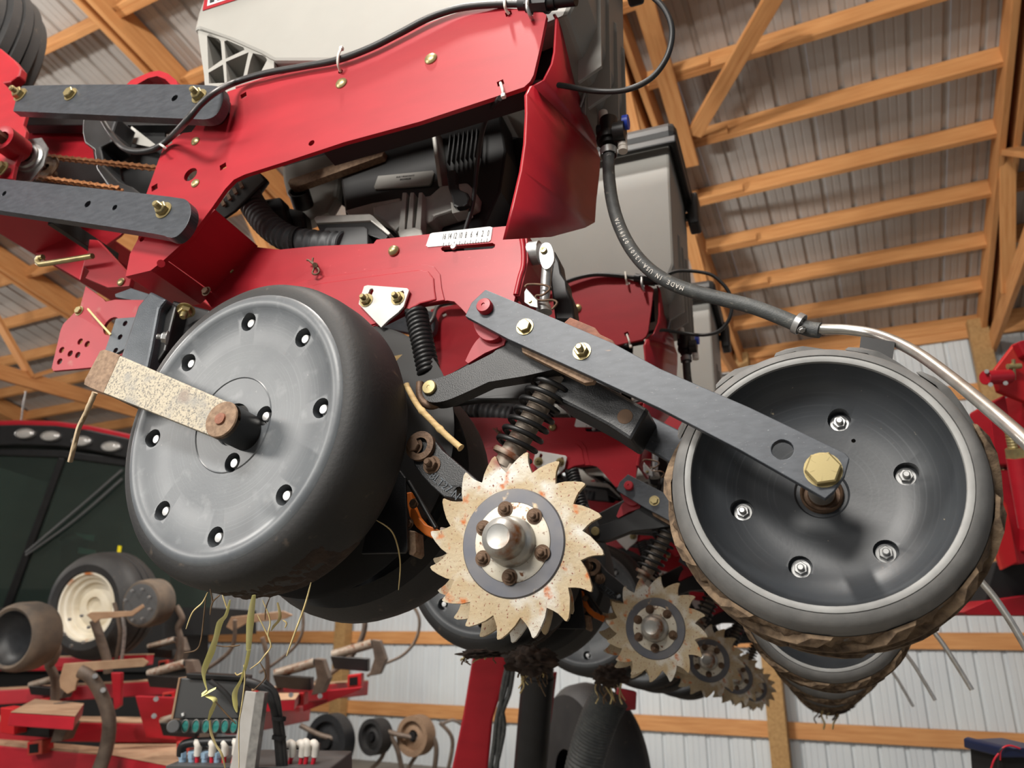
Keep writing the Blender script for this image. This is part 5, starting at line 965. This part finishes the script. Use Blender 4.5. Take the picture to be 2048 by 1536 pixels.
strand([(622, 1165), (610, 1210), (590, 1265), (573, 1312)], SD, 2.2, 'straw', 'straight bright straw stem hanging below the opener disc', 'straw'); strand([(752, 1040), (785, 1065), (800, 1120), (797, 1180)], SD + 0.06, 1.6, 'straw', 'long bent straw hanging beside the toothed wheel', 'straw')
strand([(190, 785), (170, 830), (158, 855), (150, 885), (140, 924)], LD(190, 785, -0.05), [6, 5, 5.5, 5, 5.5, 4.5, 5] + [5] * 18, 'twig', 'bare pale twig hanging below the rusty bar end', 'twig', name='twig')
cs = mk('corn_stalk', tube(spline([L(x, y, 0.015) for x, y in ((812, 770), (836, 812), (860, 838), (890, 868), (922, 896))], 6), [0.0036 if i % 8 else 0.0046 for i in range(25)], 10), 'stalk', None, smooth=50, label='tan jointed corn stalk stuck beside the coil spring', cat='stalk', matrix=unit_matrix(0))
mk('straw_wad', prism([(788, 712), (820, 706), (818, 724), (790, 726)], [], lambda p: at(p[0], p[1], LD(800, 715, 0.1)), lambda p: at(p[0], p[1], LD(800, 715, 0.1)) + FH * 0.02), 'stalk', None, label='flat tan straw wad behind the black tension spring', cat='straw')
def clump(x, y, d, rx, ry, label, nroots, seed):
    rnd = random.Random(seed); c = at(x, y, d); bm = bmesh.new(); bmesh.ops.create_icosphere(bm, subdivisions=4, radius=1)
    for v in bm.verts:
        n = noise.fractal(v.co * 3 + V((seed, 0, 0)), 1, 2, 4); q = v.co * (1 + 0.45 * n); v.co = c + V((q.x * rx, q.y * rx * 0.8, q.z * ry)) * (d / FPX)
    me = bpy.data.meshes.new('root_clump'); bm.to_mesh(me); bm.free()
    for p in me.polygons: p.use_smooth = True
    o = mk('root_clump', me, 'mud_dark', None, label=label, cat='roots')
    for i in range(nroots):
        a = x + rnd.uniform(-0.8, 0.8) * rx; l_ = rnd.uniform(0.8, 2.6) * ry; pts = [(a, y + ry * 0.3)]
        for j in range(4): pts.append((pts[-1][0] + rnd.uniform(-8, 8), pts[-1][1] + l_ / 4))
        mk('root', tube(spline([at(p[0], p[1], d + rnd.uniform(-0.01, 0.01)) for p in pts], 4), [rnd.uniform(0.9, 2.0) * d / FPX] * 17, 5), 'root' if i % 3 else 'straw', o, smooth=60)
clump(1062, 1322, 1.42, 46, 26, 'dark soil and root clump under the second gauge wheel', 16, 3); clump(1222, 1352, 1.9, 32, 20, 'pale straw and root tuft under the third gauge wheel', 14, 5)
clump(1664, 1402, 3.1, 40, 20, 'muddy straw clump below the stacked press wheels', 10, 9); clump(960, 1308, 1.40, 40, 8, 'thin soil crust under the second gauge wheel tread', 8, 12)
